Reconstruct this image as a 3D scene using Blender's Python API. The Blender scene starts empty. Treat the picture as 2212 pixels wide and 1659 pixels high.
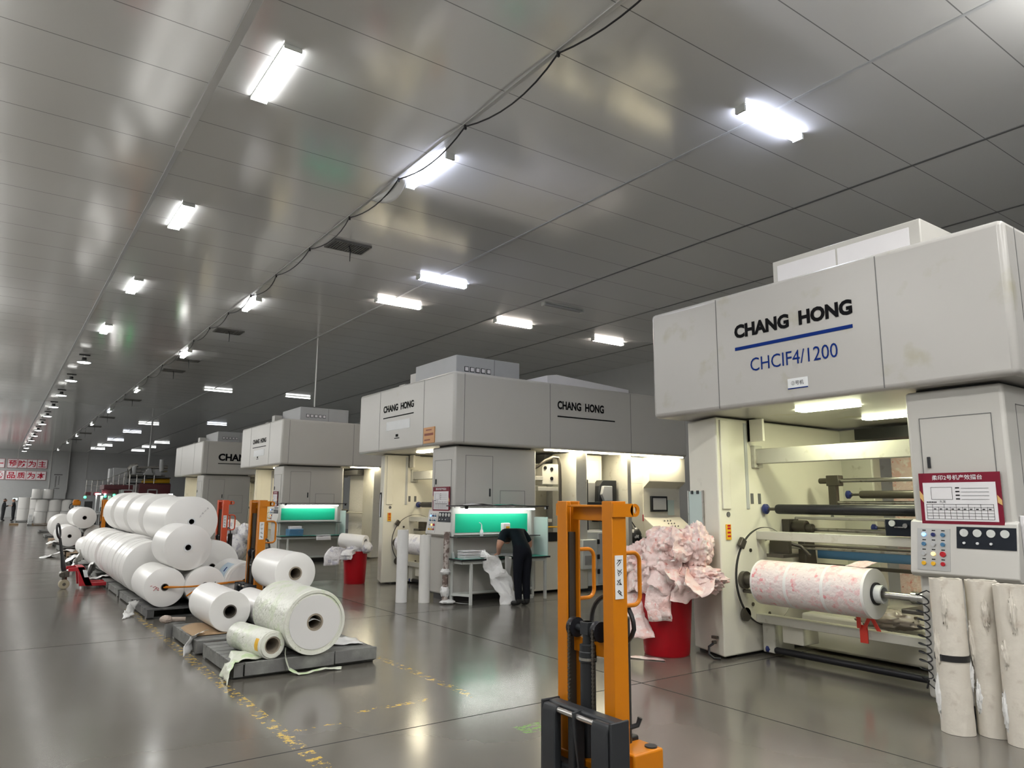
import bpy, math, random
from mathutils import Vector, Matrix, noise
from math import sin, cos, pi, radians as RAD
random.seed(7)
SC = bpy.context.scene
COL = SC.collection

# ------------------------------------------------------------------ camera
CAM_H = 1.68
yaw, pit, rol = RAD(35.4316), RAD(9.3396), RAD(0.345)
fw = Vector((sin(yaw)*cos(pit), cos(yaw)*cos(pit), sin(pit)))
rt = Vector((cos(yaw), -sin(yaw), 0))
up = rt.cross(fw)
r2 = rt*cos(rol) + up*sin(rol)
u2 = up*cos(rol) - rt*sin(rol)
cd = bpy.data.cameras.new('camera')
cd.sensor_width = 36.0
cd.lens = 36.0*1554.5/2212.0
cd.clip_end = 400
cam = bpy.data.objects.new('camera', cd)
M = Matrix((r2, u2, -fw)).transposed().to_4x4()
M.translation = Vector((0, 0, CAM_H))
cam.matrix_world = M
COL.objects.link(cam)
SC.camera = cam

# ------------------------------------------------------------------ world, exposure
w = bpy.data.worlds.new('hall_world'); SC.world = w; w.use_nodes = True
w.node_tree.nodes['Background'].inputs[0].default_value = (0.9, 0.95, 1.0, 1)
w.node_tree.nodes['Background'].inputs[1].default_value = 0.05
SC.view_settings.view_transform = 'Standard'
SC.view_settings.look = 'None'
SC.view_settings.gamma = 1.0
SC.view_settings.exposure = -0.24
SC.view_settings.use_curve_mapping = False

# unseen lamps: ceiling rows carried on behind the camera, others added at left for light
LAMP_POWER = 130.0
CEIL_FILL = 1.0
def area(x, y, z, sx, sy, power, color=(1.0, 0.985, 0.955)):
    d = bpy.data.lights.new('unseen_lamp', 'AREA'); d.shape = 'RECTANGLE'; d.size = sx; d.size_y = sy
    d.energy = power; d.color = color
    o = bpy.data.objects.new('unseen_lamp', d); o.location = (x, y, z); COL.objects.link(o)
    # added fill light aimed upwards, no real fitting, to brighten the ceiling
    e = bpy.data.lights.new('ceiling_fill', 'AREA'); e.shape = 'RECTANGLE'; e.size = sx; e.size_y = sy
    e.energy = power*CEIL_FILL; e.color = color
    q = bpy.data.objects.new('ceiling_fill', e); q.location = (x, y, z-0.5); q.rotation_euler = (pi, 0, 0); COL.objects.link(q)
    return o
for x in (-2.4, -5.0):  # added rows out of view, stronger far off to brighten the far end
    for y in (-4.0, 2.0, 8.0, 14.0, 21.0, 29.0, 38.0, 48.0, 60.0, 72.0, 81.0):
        area(x, y, 6.36, 0.3, 1.3, LAMP_POWER*(0.68 if y < 18 else 1.9 if y < 50 else 2.4))
for y in (-5.5, -2.4, 2.6):
    area(2.1, y, 6.36, 0.3, 1.3, LAMP_POWER)
for x, y in ((4.65, -5.0), (4.65, 0.0), (7.5, -3.5), (7.5, 1.2)):
    area(x, y, 6.36, 1.2, 0.2, LAMP_POWER*0.8)

# ------------------------------------------------------------------ mesh helpers
class MB:
    def __init__(s): s.v = []; s.f = []; s.mi = []; s.cur = 0
    def add(s, vs, fs):
        o = len(s.v); s.v += [tuple(p) for p in vs]
        s.f += [tuple(i+o for i in f) for f in fs]; s.mi += [s.cur]*len(fs); return s
    def box(s, x0, x1, y0, y1, z0, z1):
        vs = [(x, y, z) for z in (z0, z1) for y in (y0, y1) for x in (x0, x1)]
        return s.add(vs, [(0,2,3,1),(4,5,7,6),(0,1,5,4),(2,6,7,3),(0,4,6,2),(1,3,7,5)])
    def prism(s, pts, axis, a0, a1):
        n = len(pts)
        def P(p, a):
            if axis == 'z': return (p[0], p[1], a)
            if axis == 'y': return (p[0], a, p[1])
            return (a, p[0], p[1])
        vs = [P(p, a0) for p in pts] + [P(p, a1) for p in pts]
        fs = [tuple(range(n))[::-1], tuple(range(n, 2*n))] + [(i, (i+1) % n, n+(i+1) % n, n+i) for i in range(n)]
        return s.add(vs, fs)
    def cyl(s, p0, p1, r0, r1=None, n=24, caps=True):
        r1 = r0 if r1 is None else r1
        p0, p1 = Vector(p0), Vector(p1); d = (p1-p0).normalized()
        a = d.orthogonal().normalized(); b = d.cross(a)
        vs = [p+(a*cos(2*pi*i/n)+b*sin(2*pi*i/n))*r for p, r in ((p0, r0), (p1, r1)) for i in range(n)]
        fs = [(i, (i+1) % n, n+(i+1) % n, n+i) for i in range(n)]
        if caps: fs += [tuple(range(n))[::-1], tuple(range(n, 2*n))]
        return s.add(vs, fs)
    def ring(s, p0, p1, ro, ri, n=48):
        p0, p1 = Vector(p0), Vector(p1); d = (p1-p0).normalized()
        a = d.orthogonal().normalized(); b = d.cross(a); vs = []
        for p, r in ((p0, ro), (p1, ro), (p1, ri), (p0, ri)):
            vs += [p+(a*cos(2*pi*i/n)+b*sin(2*pi*i/n))*r for i in range(n)]
        fs = [(k*n+i, k*n+(i+1) % n, ((k+1) % 4)*n+(i+1) % n, ((k+1) % 4)*n+i) for k in range(4) for i in range(n)]
        return s.add(vs, fs)
    def lathe(s, prof, c, n=32, axis=(0,0,1), cap0=True, cap1=True):
        d = Vector(axis).normalized(); a = d.orthogonal().normalized(); b = d.cross(a); c = Vector(c); vs = []
        for r, h in prof: vs += [c+d*h+(a*cos(2*pi*i/n)+b*sin(2*pi*i/n))*r for i in range(n)]
        m = len(prof)
        fs = [(k*n+i, k*n+(i+1) % n, (k+1)*n+(i+1) % n, (k+1)*n+i) for k in range(m-1) for i in range(n)]
        if cap0: fs.append(tuple(range(n))[::-1])
        if cap1: fs.append(tuple(range((m-1)*n, m*n)))
        return s.add(vs, fs)
    def tube(s, pts, r, n=8, closed=False):
        pts = [Vector(p) for p in pts]; m = len(pts); vs = []; a = None
        rr = r if isinstance(r, (list, tuple)) else [r]*m
        for i, p in enumerate(pts):
            q0 = pts[(i-1) % m] if (closed or i) else p; q1 = pts[(i+1) % m] if (closed or i < m-1) else p
            d = (q1-q0).normalized()
            a = d.orthogonal().normalized() if a is None else (a-d*a.dot(d)).normalized()
            b = d.cross(a)
            vs += [p+(a*cos(2*pi*k/n)+b*sin(2*pi*k/n))*rr[i] for k in range(n)]
        fs = [(i*n+k, i*n+(k+1) % n, ((i+1) % m)*n+(k+1) % n, ((i+1) % m)*n+k) for i in range(m if closed else m-1) for k in range(n)]
        if not closed: fs += [tuple(range(n))[::-1], tuple(range((m-1)*n, m*n))]
        return s.add(vs, fs)
    def grid(s, fn, nu, nv):
        vs = [fn(i/nu, j/nv) for j in range(nv+1) for i in range(nu+1)]
        return s.add(vs, [(j*(nu+1)+i, j*(nu+1)+i+1, (j+1)*(nu+1)+i+1, (j+1)*(nu+1)+i) for j in range(nv) for i in range(nu)])
    def ball(s, c, rx, ry, rz, n=16, fn=None):
        c = Vector(c); vs = [c+Vector((0, 0, -rz))]; m = n//2
        for j in range(1, m):
            for i in range(n):
                t = pi*j/m; p = Vector((sin(t)*cos(2*pi*i/n), sin(t)*sin(2*pi*i/n), -cos(t)))
                k = fn(p) if fn else 1.0
                vs.append(c+Vector((p.x*rx, p.y*ry, p.z*rz))*k)
        vs.append(c+Vector((0, 0, rz))); L = len(vs)-1; fs = []
        for i in range(n):
            fs.append((0, 1+(i+1) % n, 1+i)); fs.append((L, L-n+i, L-n+(i+1) % n))
            for j in range(m-2):
                q = 1+j*n; fs.append((q+i, q+(i+1) % n, q+n+(i+1) % n, q+n+i))
        return s.add(vs, fs)
    def xf(s, mat, start=0):
        s.v = s.v[:start]+[tuple(mat @ Vector(p)) for p in s.v[start:]]; return s

def B(*a): return MB().box(*a)
def arc(cx, cy, r, a0, a1, n=8):
    return [(cx+r*cos(RAD(a0+(a1-a0)*i/n)), cy+r*sin(RAD(a0+(a1-a0)*i/n))) for i in range(n+1)]

ROOT = {}
def setp(o, label=None, cat=None, group=None, kind=None):
    if label: o['label'] = label
    if cat: o['category'] = cat
    if group: o['group'] = group
    if kind: o['kind'] = kind
def mesh_obj(name, mb, mats, off=(0,0,0), bevel=0, seg=2, sharp=35, smooth=True, solid=0):
    me = bpy.data.meshes.new(name)
    ox, oy, oz = off
    me.from_pydata([(x-ox, y-oy, z-oz) for x, y, z in mb.v], [], mb.f)
    mats = mats if isinstance(mats, (list, tuple)) else [mats]
    for m in mats: me.materials.append(m)
    if len(mats) > 1: me.polygons.foreach_set('material_index', mb.mi)
    me.validate(); 
    if smooth:
        me.polygons.foreach_set('use_smooth', [True]*len(me.polygons))
        try: me.set_sharp_from_angle(angle=RAD(sharp))
        except Exception: pass
    me.update()
    o = bpy.data.objects.new(name, me); COL.objects.link(o)
    if solid:
        m = o.modifiers.new('thick', 'SOLIDIFY'); m.thickness = solid; m.offset = 0
    if bevel:
        m = o.modifiers.new('bevel', 'BEVEL'); m.width = bevel; m.segments = seg; m.limit_method = 'ANGLE'; m.angle_limit = RAD(40)
    return o
def thing(name, label, cat, loc=(0,0,0), group=None):
    o = bpy.data.objects.new(name, None); o.empty_display_size = 0.1; o.location = loc; COL.objects.link(o)
    setp(o, label, cat, group); ROOT[o.name] = Vector(loc); return o
def solo(name, mb, mats, label, cat, loc=(0,0,0), group=None, kind=None, **k):
    o = mesh_obj(name, mb, mats, loc, **k); o.location = loc; setp(o, label, cat, group, kind); ROOT[o.name] = Vector(loc); return o
def part(parent, name, mb, mats, label=None, **k):
    off = ROOT[parent.name]
    o = mesh_obj(name, mb, mats, off, **k); o.parent = parent; ROOT[o.name] = off
    if label: o['label'] = label
    return o
def struct(name, mb, mats, **k):
    o = mesh_obj(name, mb, mats, **k); o['kind'] = 'structure'; return o
def copy_tree(o, parent=None):
    c = o.copy(); COL.objects.link(c)
    if parent is not None: c.parent = parent
    for ch in list(o.children): copy_tree(ch, c)
    return c
def dup(o, loc, label=None, group=None):
    c = copy_tree(o); c.location = loc; ROOT[c.name] = Vector(loc)
    if label: c['label'] = label
    if group: c['group'] = group
    return c
NTH = ['first','second','third','fourth','fifth','sixth','seventh','eighth','ninth','tenth','eleventh','twelfth','thirteenth','fourteenth','fifteenth','sixteenth']

# text: facing '-x' (read while looking along +x) or '-y'
def text_mb(s, bold=0.0):
    cu = bpy.data.curves.new('lettering', 'FONT'); cu.body = s; cu.size = 1; cu.offset = bold; cu.resolution_u = 3
    o = bpy.data.objects.new('lettering', cu); COL.objects.link(o)
    bpy.context.view_layer.update()
    dg = bpy.context.evaluated_depsgraph_get()
    me = bpy.data.meshes.new_from_object(o.evaluated_get(dg))
    mb = MB(); mb.add([v.co[:] for v in me.vertices], [tuple(p.vertices) for p in me.polygons])
    bpy.data.objects.remove(o); bpy.data.curves.remove(cu); bpy.data.meshes.remove(me)
    return mb
def lay(mb, at, w, h, facing='-x', keep=False, rot=0):
    if not mb.v: return mb
    xs = [p[0] for p in mb.v]; ys = [p[1] for p in mb.v]
    x0, y0 = min(xs), min(ys); sx = w/max(1e-6, max(xs)-x0); sy = h/max(1e-6, max(ys)-y0)
    if keep: sx = sy = min(sx, sy)
    ex, ey = (Vector((0,-1,0)), Vector((0,0,1))) if facing == '-x' else (Vector((1,0,0)), Vector((0,0,1)))
    A = Vector(at); out = []
    for p in mb.v:
        a, b = (p[0]-x0)*sx, (p[1]-y0)*sy
        if rot: a, b = a*cos(rot)-b*sin(rot), a*sin(rot)+b*cos(rot)
        out.append(tuple(A+ex*a+ey*b))
    mb.v = out; return mb
def word(parent, name, s, mat, at, w, h, facing='-x', bold=0.0, keep=False, rot=0):
    return part(parent, name, lay(text_mb(s, bold), at, w, h, facing, keep, rot), mat, smooth=False)

# ------------------------------------------------------------------ materials
def new_mat(name):
    m = bpy.data.materials.new(name); m.use_nodes = True
    return m, m.node_tree.nodes, m.node_tree.links, m.node_tree.nodes['Principled BSDF']
def mat(name, col, rough=0.5, metal=0.0, var=0.06, scale=3.0, spec=0.5, bump=0.0, bscale=40.0, coat=0.0, dirt=None):
    m, N, L, P = new_mat(name)
    P.inputs['Roughness'].default_value = rough; P.inputs['Metallic'].default_value = metal
    P.inputs['Specular IOR Level'].default_value = spec
    P.inputs['Coat Weight'].default_value = coat
    tc = N.new('ShaderNodeTexCoord'); nz = N.new('ShaderNodeTexNoise')
    nz.inputs['Scale'].default_value = scale; nz.inputs['Detail'].default_value = 4
    L.new(tc.outputs['Object'], nz.inputs['Vector'])
    mx = N.new('ShaderNodeMix'); mx.data_type = 'RGBA'
    c = list(col)
    mx.inputs[6].default_value = [max(0, x*(1-var)) for x in c]+[1]; mx.inputs[7].default_value = [min(1, x*(1+var)) for x in c]+[1]
    L.new(nz.outputs['Fac'], mx.inputs[0]); out = mx.outputs[2]
    if dirt:
        dc, lo, hi, ds = dirt
        n2 = N.new('ShaderNodeTexNoise'); n2.inputs['Scale'].default_value = ds; n2.inputs['Detail'].default_value = 6
        L.new(tc.outputs['Object'], n2.inputs['Vector'])
        mr = N.new('ShaderNodeMapRange'); mr.inputs[1].default_value = lo; mr.inputs[2].default_value = hi
        L.new(n2.outputs['Fac'], mr.inputs[0])
        m2 = N.new('ShaderNodeMix'); m2.data_type = 'RGBA'; m2.inputs[7].default_value = list(dc)+[1]
        L.new(mr.outputs[0], m2.inputs[0]); L.new(out, m2.inputs[6]); out = m2.outputs[2]
    L.new(out, P.inputs['Base Color'])
    if bump:
        n3 = N.new('ShaderNodeTexNoise'); n3.inputs['Scale'].default_value = bscale; n3.inputs['Detail'].default_value = 3
        L.new(tc.outputs['Object'], n3.inputs['Vector'])
        bp = N.new('ShaderNodeBump'); bp.inputs['Strength'].default_value = bump; bp.inputs['Distance'].default_value = 0.02
        L.new(n3.outputs['Fac'], bp.inputs['Height']); L.new(bp.outputs['Normal'], P.inputs['Normal'])
    return m
def glow(name, col, strength):
    m, N, L, P = new_mat(name)
    P.inputs['Base Color'].default_value = (0.8, 0.8, 0.8, 1)
    P.inputs['Emission Color'].default_value = list(col)+[1]; P.inputs['Emission Strength'].default_value = strength
    return m
MT = {}
def seam_mask(N, L, val, period, off, width):
    a = N.new('ShaderNodeMath'); a.operation = 'SUBTRACT'; a.inputs[1].default_value = off; L.new(val, a.inputs[0])
    b = N.new('ShaderNodeMath'); b.operation = 'DIVIDE'; b.inputs[1].default_value = period; L.new(a.outputs[0], b.inputs[0])
    c = N.new('ShaderNodeMath'); c.operation = 'ROUND'; L.new(b.outputs[0], c.inputs[0])
    d = N.new('ShaderNodeMath'); d.operation = 'SUBTRACT'; L.new(b.outputs[0], d.inputs[0]); L.new(c.outputs[0], d.inputs[1])
    e = N.new('ShaderNodeMath'); e.operation = 'ABSOLUTE'; L.new(d.outputs[0], e.inputs[0])
    f = N.new('ShaderNodeMath'); f.operation = 'LESS_THAN'; f.inputs[1].default_value = width/period; L.new(e.outputs[0], f.inputs[0])
    return f.outputs[0]
def mth(N, L, op, a, b=None):
    n = N.new('ShaderNodeMath'); n.operation = op
    for i, x in enumerate((a, b)):
        if x is None: continue
        if isinstance(x, (int, float)): n.inputs[i].default_value = x
        else: L.new(x, n.inputs[i])
    return n.outputs[0]
def mixc(N, L, fac, a, b):
    m = N.new('ShaderNodeMix'); m.data_type = 'RGBA'
    if isinstance(fac, (int, float)): m.inputs[0].default_value = fac
    else: L.new(fac, m.inputs[0])
    for i, x in ((6, a), (7, b)):
        if isinstance(x, (tuple, list)): m.inputs[i].default_value = list(x)+[1]
        else: L.new(x, m.inputs[i])
    return m.outputs[2]

def ceiling_mat():
    m, N, L, P = new_mat('painted_steel_ceiling')
    tc = N.new('ShaderNodeTexCoord'); sx = N.new('ShaderNodeSeparateXYZ'); L.new(tc.outputs['Object'], sx.inputs[0])
    seam = seam_mask(N, L, sx.outputs['Y'], 0.95, 5.53, 0.006)
    nz = N.new('ShaderNodeTexNoise'); nz.inputs['Scale'].default_value = 0.35; nz.inputs['Detail'].default_value = 3
    L.new(tc.outputs['Object'], nz.inputs['Vector'])
    base = mixc(N, L, nz.outputs['Fac'], (0.80, 0.805, 0.80), (0.86, 0.86, 0.85))
    L.new(mixc(N, L, seam, base, (0.30, 0.30, 0.30)), P.inputs['Base Color'])
    P.inputs['Roughness'].default_value = 0.13; P.inputs['Metallic'].default_value = 0.42; P.inputs['Specular IOR Level'].default_value = 0.7
    mp = N.new('ShaderNodeMapping'); mp.inputs['Scale'].default_value = (1.2, 0.5, 1); L.new(tc.outputs['Object'], mp.inputs[0])
    n2 = N.new('ShaderNodeTexNoise'); n2.inputs['Scale'].default_value = 0.9; n2.inputs['Detail'].default_value = 1.5
    L.new(mp.outputs[0], n2.inputs['Vector'])
    bp = N.new('ShaderNodeBump'); bp.inputs['Strength'].default_value = 0.08; bp.inputs['Distance'].default_value = 0.03
    L.new(n2.outputs['Fac'], bp.inputs['Height']); L.new(bp.outputs['Normal'], P.inputs['Normal'])
    return m
def floor_mat():
    m, N, L, P = new_mat('polished_concrete')
    tc = N.new('ShaderNodeTexCoord'); sx = N.new('ShaderNodeSeparateXYZ'); L.new(tc.outputs['Object'], sx.inputs[0])
    X, Y = sx.outputs['X'], sx.outputs['Y']
    j = mth(N, L, 'MAXIMUM', seam_mask(N, L, Y, 5.04, 0.09, 0.007), seam_mask(N, L, X, 5.04, 5.175, 0.007))
    nz = N.new('ShaderNodeTexNoise'); nz.inputs['Scale'].default_value = 0.8; nz.inputs['Detail'].default_value = 6
    L.new(tc.outputs['Object'], nz.inputs['Vector'])
    base = mixc(N, L, nz.outputs['Fac'], (0.10, 0.093, 0.08), (0.142, 0.133, 0.115))
    # worn yellow marking lines
    def line(v, c, hw):
        return mth(N, L, 'LESS_THAN', mth(N, L, 'ABSOLUTE', mth(N, L, 'SUBTRACT', v, c)), hw)
    l1 = mth(N, L, 'MULTIPLY', line(X, 1.9, 0.055), mth(N, L, 'LESS_THAN', Y, 13.0))
    l2 = mth(N, L, 'MULTIPLY', line(X, 3.61, 0.05), mth(N, L, 'MULTIPLY', mth(N, L, 'GREATER_THAN', Y, 5.6), mth(N, L, 'LESS_THAN', Y, 7.6)))
    l3 = mth(N, L, 'MULTIPLY', line(Y, 5.75, 0.04), line(X, 2.9, 0.34))
    l4 = mth(N, L, 'MULTIPLY', line(Y, 10.1, 0.04), line(X, 2.0, 0.25))
    l5 = mth(N, L, 'MULTIPLY', line(Y, 5.55, 0.03), line(X, 2.1, 0.25))
    allm = mth(N, L, 'MAXIMUM', mth(N, L, 'MAXIMUM', l1, l2), mth(N, L, 'MAXIMUM', l3, mth(N, L, 'MAXIMUM', l4, l5)))
    w1 = N.new('ShaderNodeTexNoise'); w1.inputs['Scale'].default_value = 13.0; w1.inputs['Detail'].default_value = 8; w1.inputs['Roughness'].default_value = 0.75
    L.new(tc.outputs['Object'], w1.inputs['Vector'])
    worn = mth(N, L, 'GREATER_THAN', w1.outputs['Fac'], 0.545)
    col = mixc(N, L, mth(N, L, 'MULTIPLY', allm, worn), base, (0.55, 0.37, 0.07))
    # a worn patch of green paint
    g = mth(N, L, 'MULTIPLY', mth(N, L, 'MULTIPLY', line(X, 3.5, 0.13), line(Y, 4.62, 0.09)), mth(N, L, 'GREATER_THAN', w1.outputs['Fac'], 0.5))
    col = mixc(N, L, g, col, (0.12, 0.24, 0.06))
    L.new(mixc(N, L, j, col, (0.03, 0.03, 0.03)), P.inputs['Base Color'])
    n2 = N.new('ShaderNodeTexNoise'); n2.inputs['Scale'].default_value = 1.7; n2.inputs['Detail'].default_value = 5
    L.new(tc.outputs['Object'], n2.inputs['Vector'])
    mr = N.new('ShaderNodeMapRange'); mr.inputs[3].default_value = 0.10; mr.inputs[4].default_value = 0.24
    L.new(n2.outputs['Fac'], mr.inputs[0]); L.new(mr.outputs[0], P.inputs['Roughness'])
    L.new(mth(N, L, 'SUBTRACT', 0.8, mth(N, L, 'MULTIPLY', j, 0.8)), P.inputs['Specular IOR Level'])
    return m
def printed(name, base, inks, scale=6.0, rough=0.35):
    """film printed with blotches of several inks"""
    m, N, L, P = new_mat(name)
    tc = N.new('ShaderNodeTexCoord'); col = None
    src = base
    for k, (c, th, sc) in enumerate(inks):
        n = N.new('ShaderNodeTexNoise'); n.inputs['Scale'].default_value = sc; n.inputs['Detail'].default_value = 3
        mp = N.new('ShaderNodeMapping'); mp.inputs['Location'].default_value = (k*7.3, k*3.1, k*1.7)
        L.new(tc.outputs['Object'], mp.inputs[0]); L.new(mp.outputs[0], n.inputs['Vector'])
        mr = N.new('ShaderNodeMapRange'); mr.inputs[1].default_value = th; mr.inputs[2].default_value = th+0.06
        L.new(n.outputs['Fac'], mr.inputs[0])
        src = mixc(N, L, mr.outputs[0], src, c)
    L.new(src, P.inputs['Base Color']); P.inputs['Roughness'].default_value = rough
    P.inputs['Subsurface Weight'].default_value = 0.0
    n3 = N.new('ShaderNodeTexNoise'); n3.inputs['Scale'].default_value = 22; n3.inputs['Detail'].default_value = 3
    L.new(tc.outputs['Object'], n3.inputs['Vector'])
    bp = N.new('ShaderNodeBump'); bp.inputs['Strength'].default_value = 0.55; bp.inputs['Distance'].default_value = 0.02
    L.new(n3.outputs['Fac'], bp.inputs['Height']); L.new(bp.outputs['Normal'], P.inputs['Normal'])
    return m
M_CEIL = ceiling_mat(); M_FLOOR = floor_mat()
M_WALL = mat('grey_wall_panel', (0.38, 0.39, 0.39), 0.45)
M_WALLD = mat('dark_wall_panel', (0.46, 0.47, 0.48), 0.5)
M_ALU = mat('aluminium_trim', (0.55, 0.55, 0.54), 0.35, 0.3)
M_DTRIM = mat('dark_trim', (0.12, 0.12, 0.12), 0.5)
M_WHITE = mat('cream_white_enamel', (0.49, 0.48, 0.45), 0.3, var=0.03, scale=1.2, dirt=((0.45, 0.43, 0.36), 0.68, 0.82, 2.2))
M_WHITE2 = mat('smudged_white_enamel', (0.43, 0.42, 0.40), 0.27, var=0.02, scale=1.2, dirt=((0.38, 0.365, 0.30), 0.60, 0.72, 2.6))
M_PALLETD = mat('blackened_pallet', (0.05, 0.05, 0.05), 0.6, var=0.2, bump=0.25, bscale=18, dirt=((0.12, 0.12, 0.115), 0.52, 0.7, 6))
M_CREAM = mat('machine_cream', (0.74, 0.715, 0.62), 0.38, var=0.04, dirt=((0.38, 0.36, 0.28), 0.66, 0.85, 2.5))
M_BEAM = mat('grey_white_beam', (0.52, 0.51, 0.45), 0.38, var=0.06, dirt=((0.33, 0.30, 0.24), 0.6, 0.8, 9))
M_GREYP = mat('light_grey_paint', (0.42, 0.43, 0.44), 0.4)
M_BLACK = mat('black_paint', (0.012, 0.012, 0.013), 0.4)
M_RUB = mat('black_rubber', (0.010, 0.010, 0.013), 0.4, bump=0.1, spec=0.35)
M_STEEL = mat('worn_steel', (0.48, 0.47, 0.45), 0.28, 1.0, dirt=((0.2, 0.17, 0.13), 0.55, 0.75, 12))
M_DSTEEL = mat('oily_dark_steel', (0.10, 0.09, 0.075), 0.35, 0.6)
M_INK = mat('black_lettering', (0.006, 0.006, 0.007), 0.8, spec=0.1)
M_BLUE = mat('blue_lettering', (0.006, 0.025, 0.16), 0.8, spec=0.1)
M_BLUEM = mat('blue_machine_paint', (0.06, 0.17, 0.30), 0.4, dirt=((0.2, 0.22, 0.24), 0.6, 0.75, 8))
M_DBLUE = mat('dark_blue_plastic', (0.02, 0.03, 0.13), 0.3)
M_MAROON = mat('maroon_print', (0.17, 0.006, 0.022), 0.45, spec=0.3)
M_PAPER = mat('white_paper', (0.75, 0.74, 0.76), 0.6)
M_STICK = mat('white_sticker', (0.72, 0.74, 0.75), 0.4)
M_GOLD = mat('gold_foil', (0.62, 0.40, 0.15), 0.35)
M_ORSIGN = mat('orange_plaque', (0.50, 0.22, 0.05), 0.35)
M_YEL = mat('yellow_paint', (0.75, 0.42, 0.02), 0.4)
M_RED = mat('red_plastic', (0.33, 0.002, 0.008), 0.4, var=0.1, spec=0.3)
M_REDP = mat('red_paint', (0.42, 0.015, 0.025), 0.3, dirt=((0.2, 0.02, 0.02), 0.62, 0.75, 10))
M_ORANGE = mat('orange_paint', (0.48, 0.155, 0.002), 0.38, spec=0.35, var=0.05, dirt=((0.22, 0.09, 0.02), 0.7, 0.8, 14))
M_ORRED = mat('orange_red_paint', (0.55, 0.07, 0.02), 0.35)
M_FILM = mat('white_film_roll', (0.82, 0.81, 0.79), 0.32, var=0.015, scale=2, bump=0.04, bscale=9)
M_FACE = mat('film_roll_end', (0.66, 0.655, 0.65), 0.55, var=0.02)
M_CREASE = mat('loose_white_film', (0.76, 0.76, 0.75), 0.3, bump=0.4, bscale=18)
M_CARD = mat('brown_cardboard', (0.30, 0.20, 0.11), 0.8)
M_CORE = mat('core_tube', (0.26, 0.22, 0.17), 0.7)
M_CORED = mat('dark_core_tube', (0.07, 0.06, 0.05), 0.6)
M_PALLET = mat('dark_grey_pallet', (0.13, 0.13, 0.125), 0.6, var=0.2, bump=0.25, bscale=18, dirt=((0.22, 0.23, 0.21), 0.5, 0.75, 5))
M_WOOD = mat('old_wood', (0.27, 0.19, 0.12), 0.8, var=0.2, bump=0.2)
M_GREENF = printed('green_printed_film', (0.66, 0.69, 0.58), [((0.50, 0.62, 0.38), 0.54, 9), ((0.20, 0.26, 0.12), 0.70, 26)], rough=0.35)
M_GREENR = printed('green_tinted_roll', (0.70, 0.71, 0.64), [((0.62, 0.67, 0.53), 0.52, 5), ((0.22, 0.27, 0.14), 0.665, 30)], rough=0.35)
M_PINKF = printed('pink_printed_film', (0.74, 0.57, 0.54), [((0.72, 0.46, 0.42), 0.55, 9), ((0.64, 0.20, 0.18), 0.655, 17), ((0.80, 0.71, 0.67), 0.57, 12)], rough=0.3)
M_PINKR = printed('pink_printed_roll', (0.80, 0.70, 0.68), [((0.80, 0.56, 0.56), 0.54, 14), ((0.76, 0.30, 0.32), 0.64, 11), ((0.80, 0.74, 0.72), 0.58, 7), ((0.25, 0.15, 0.15), 0.70, 45)], rough=0.3)
M_GREYF = printed('grey_printed_film', (0.72, 0.71, 0.72), [((0.50, 0.49, 0.56), 0.55, 9), ((0.15, 0.14, 0.17), 0.69, 20)], rough=0.3)
M_GLASSY = mat('gauge_face', (0.62, 0.64, 0.62), 0.2)
M_PANEL = mat('brushed_panel', (0.40, 0.40, 0.39), 0.35, 0.5)
M_NAVY = mat('navy_panel', (0.007, 0.010, 0.016), 0.5, spec=0.2)
M_TOPG = mat('green_table_mat', (0.02, 0.32, 0.24), 0.35)
M_GREENB = mat('green_board', (0.0, 0.40, 0.23), 0.5, var=0.02)
M_FRAMEW = mat('white_powder_coat', (0.55, 0.57, 0.54), 0.4)
M_CHAR = mat('charcoal_metal', (0.022, 0.024, 0.027), 0.45, spec=0.3)
M_SKIN = mat('skin', (0.45, 0.24, 0.16), 0.5)
M_SHIRT = mat('dark_navy_shirt', (0.006, 0.011, 0.014), 0.9, spec=0.15, var=0.2, bump=0.3, bscale=14)
M_TROUS = mat('dark_trousers', (0.007, 0.008, 0.012), 0.9, spec=0.15, var=0.2, bump=0.3, bscale=12)
M_SHOE = mat('black_shoes', (0.01, 0.01, 0.01), 0.5)
M_HAIR = mat('black_hair', (0.008, 0.007, 0.006), 0.6)
M_UNIF = mat('dark_work_uniform', (0.02, 0.022, 0.026), 0.8)
M_BROWNRED = mat('maroon_machine_paint', (0.085, 0.012, 0.018), 0.4)
M_SLOGAN = mat('red_slogan_print', (0.42, 0.008, 0.03), 0.7, spec=0.2)
M_TILE = mat('pale_slogan_board', (0.80, 0.77, 0.79), 0.6)
M_ACRYL = mat('pale_acrylic_sheet', (0.55, 0.66, 0.63), 0.15)
M_DUCT = mat('dark_grey_duct', (0.2, 0.2, 0.205), 0.5)
M_GRILLE = mat('grille_grey', (0.13, 0.13, 0.125), 0.5)
M_REDTAPE = mat('bright_red_ribbon', (0.75, 0.05, 0.03), 0.35)
G_LED = glow('led_panel_light', (1.0, 1.0, 0.98), 42)
G_TUBEC = glow('cool_tube_light', (0.78, 0.82, 1.0), 62)
G_TUBEW = glow('warm_tube_light', (1.0, 0.90, 0.80), 66)
G_BAY = glow('high_bay_light', (1.0, 0.99, 0.95), 20)
G_M2 = glow('warm_strip_light', (0.98, 1.0, 0.66), 70)
G_M3 = glow('warm_white_strip', (1.0, 0.89, 0.64), 52)
G_FAR = glow('far_tube_light', (1.0, 1.0, 0.98), 5)
G_FARC = glow('far_cool_tube_light', (0.84, 0.88, 1.0), 6)
G_DESK = glow('desk_tube_light', (1.0, 1.0, 0.95), 36)
G_GREEN = glow('green_signal_light', (0.02, 1.0, 0.25), 5)
G_BLUEB = glow('lit_blue_button', (0.05, 0.35, 1.0), 2.0)
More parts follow.
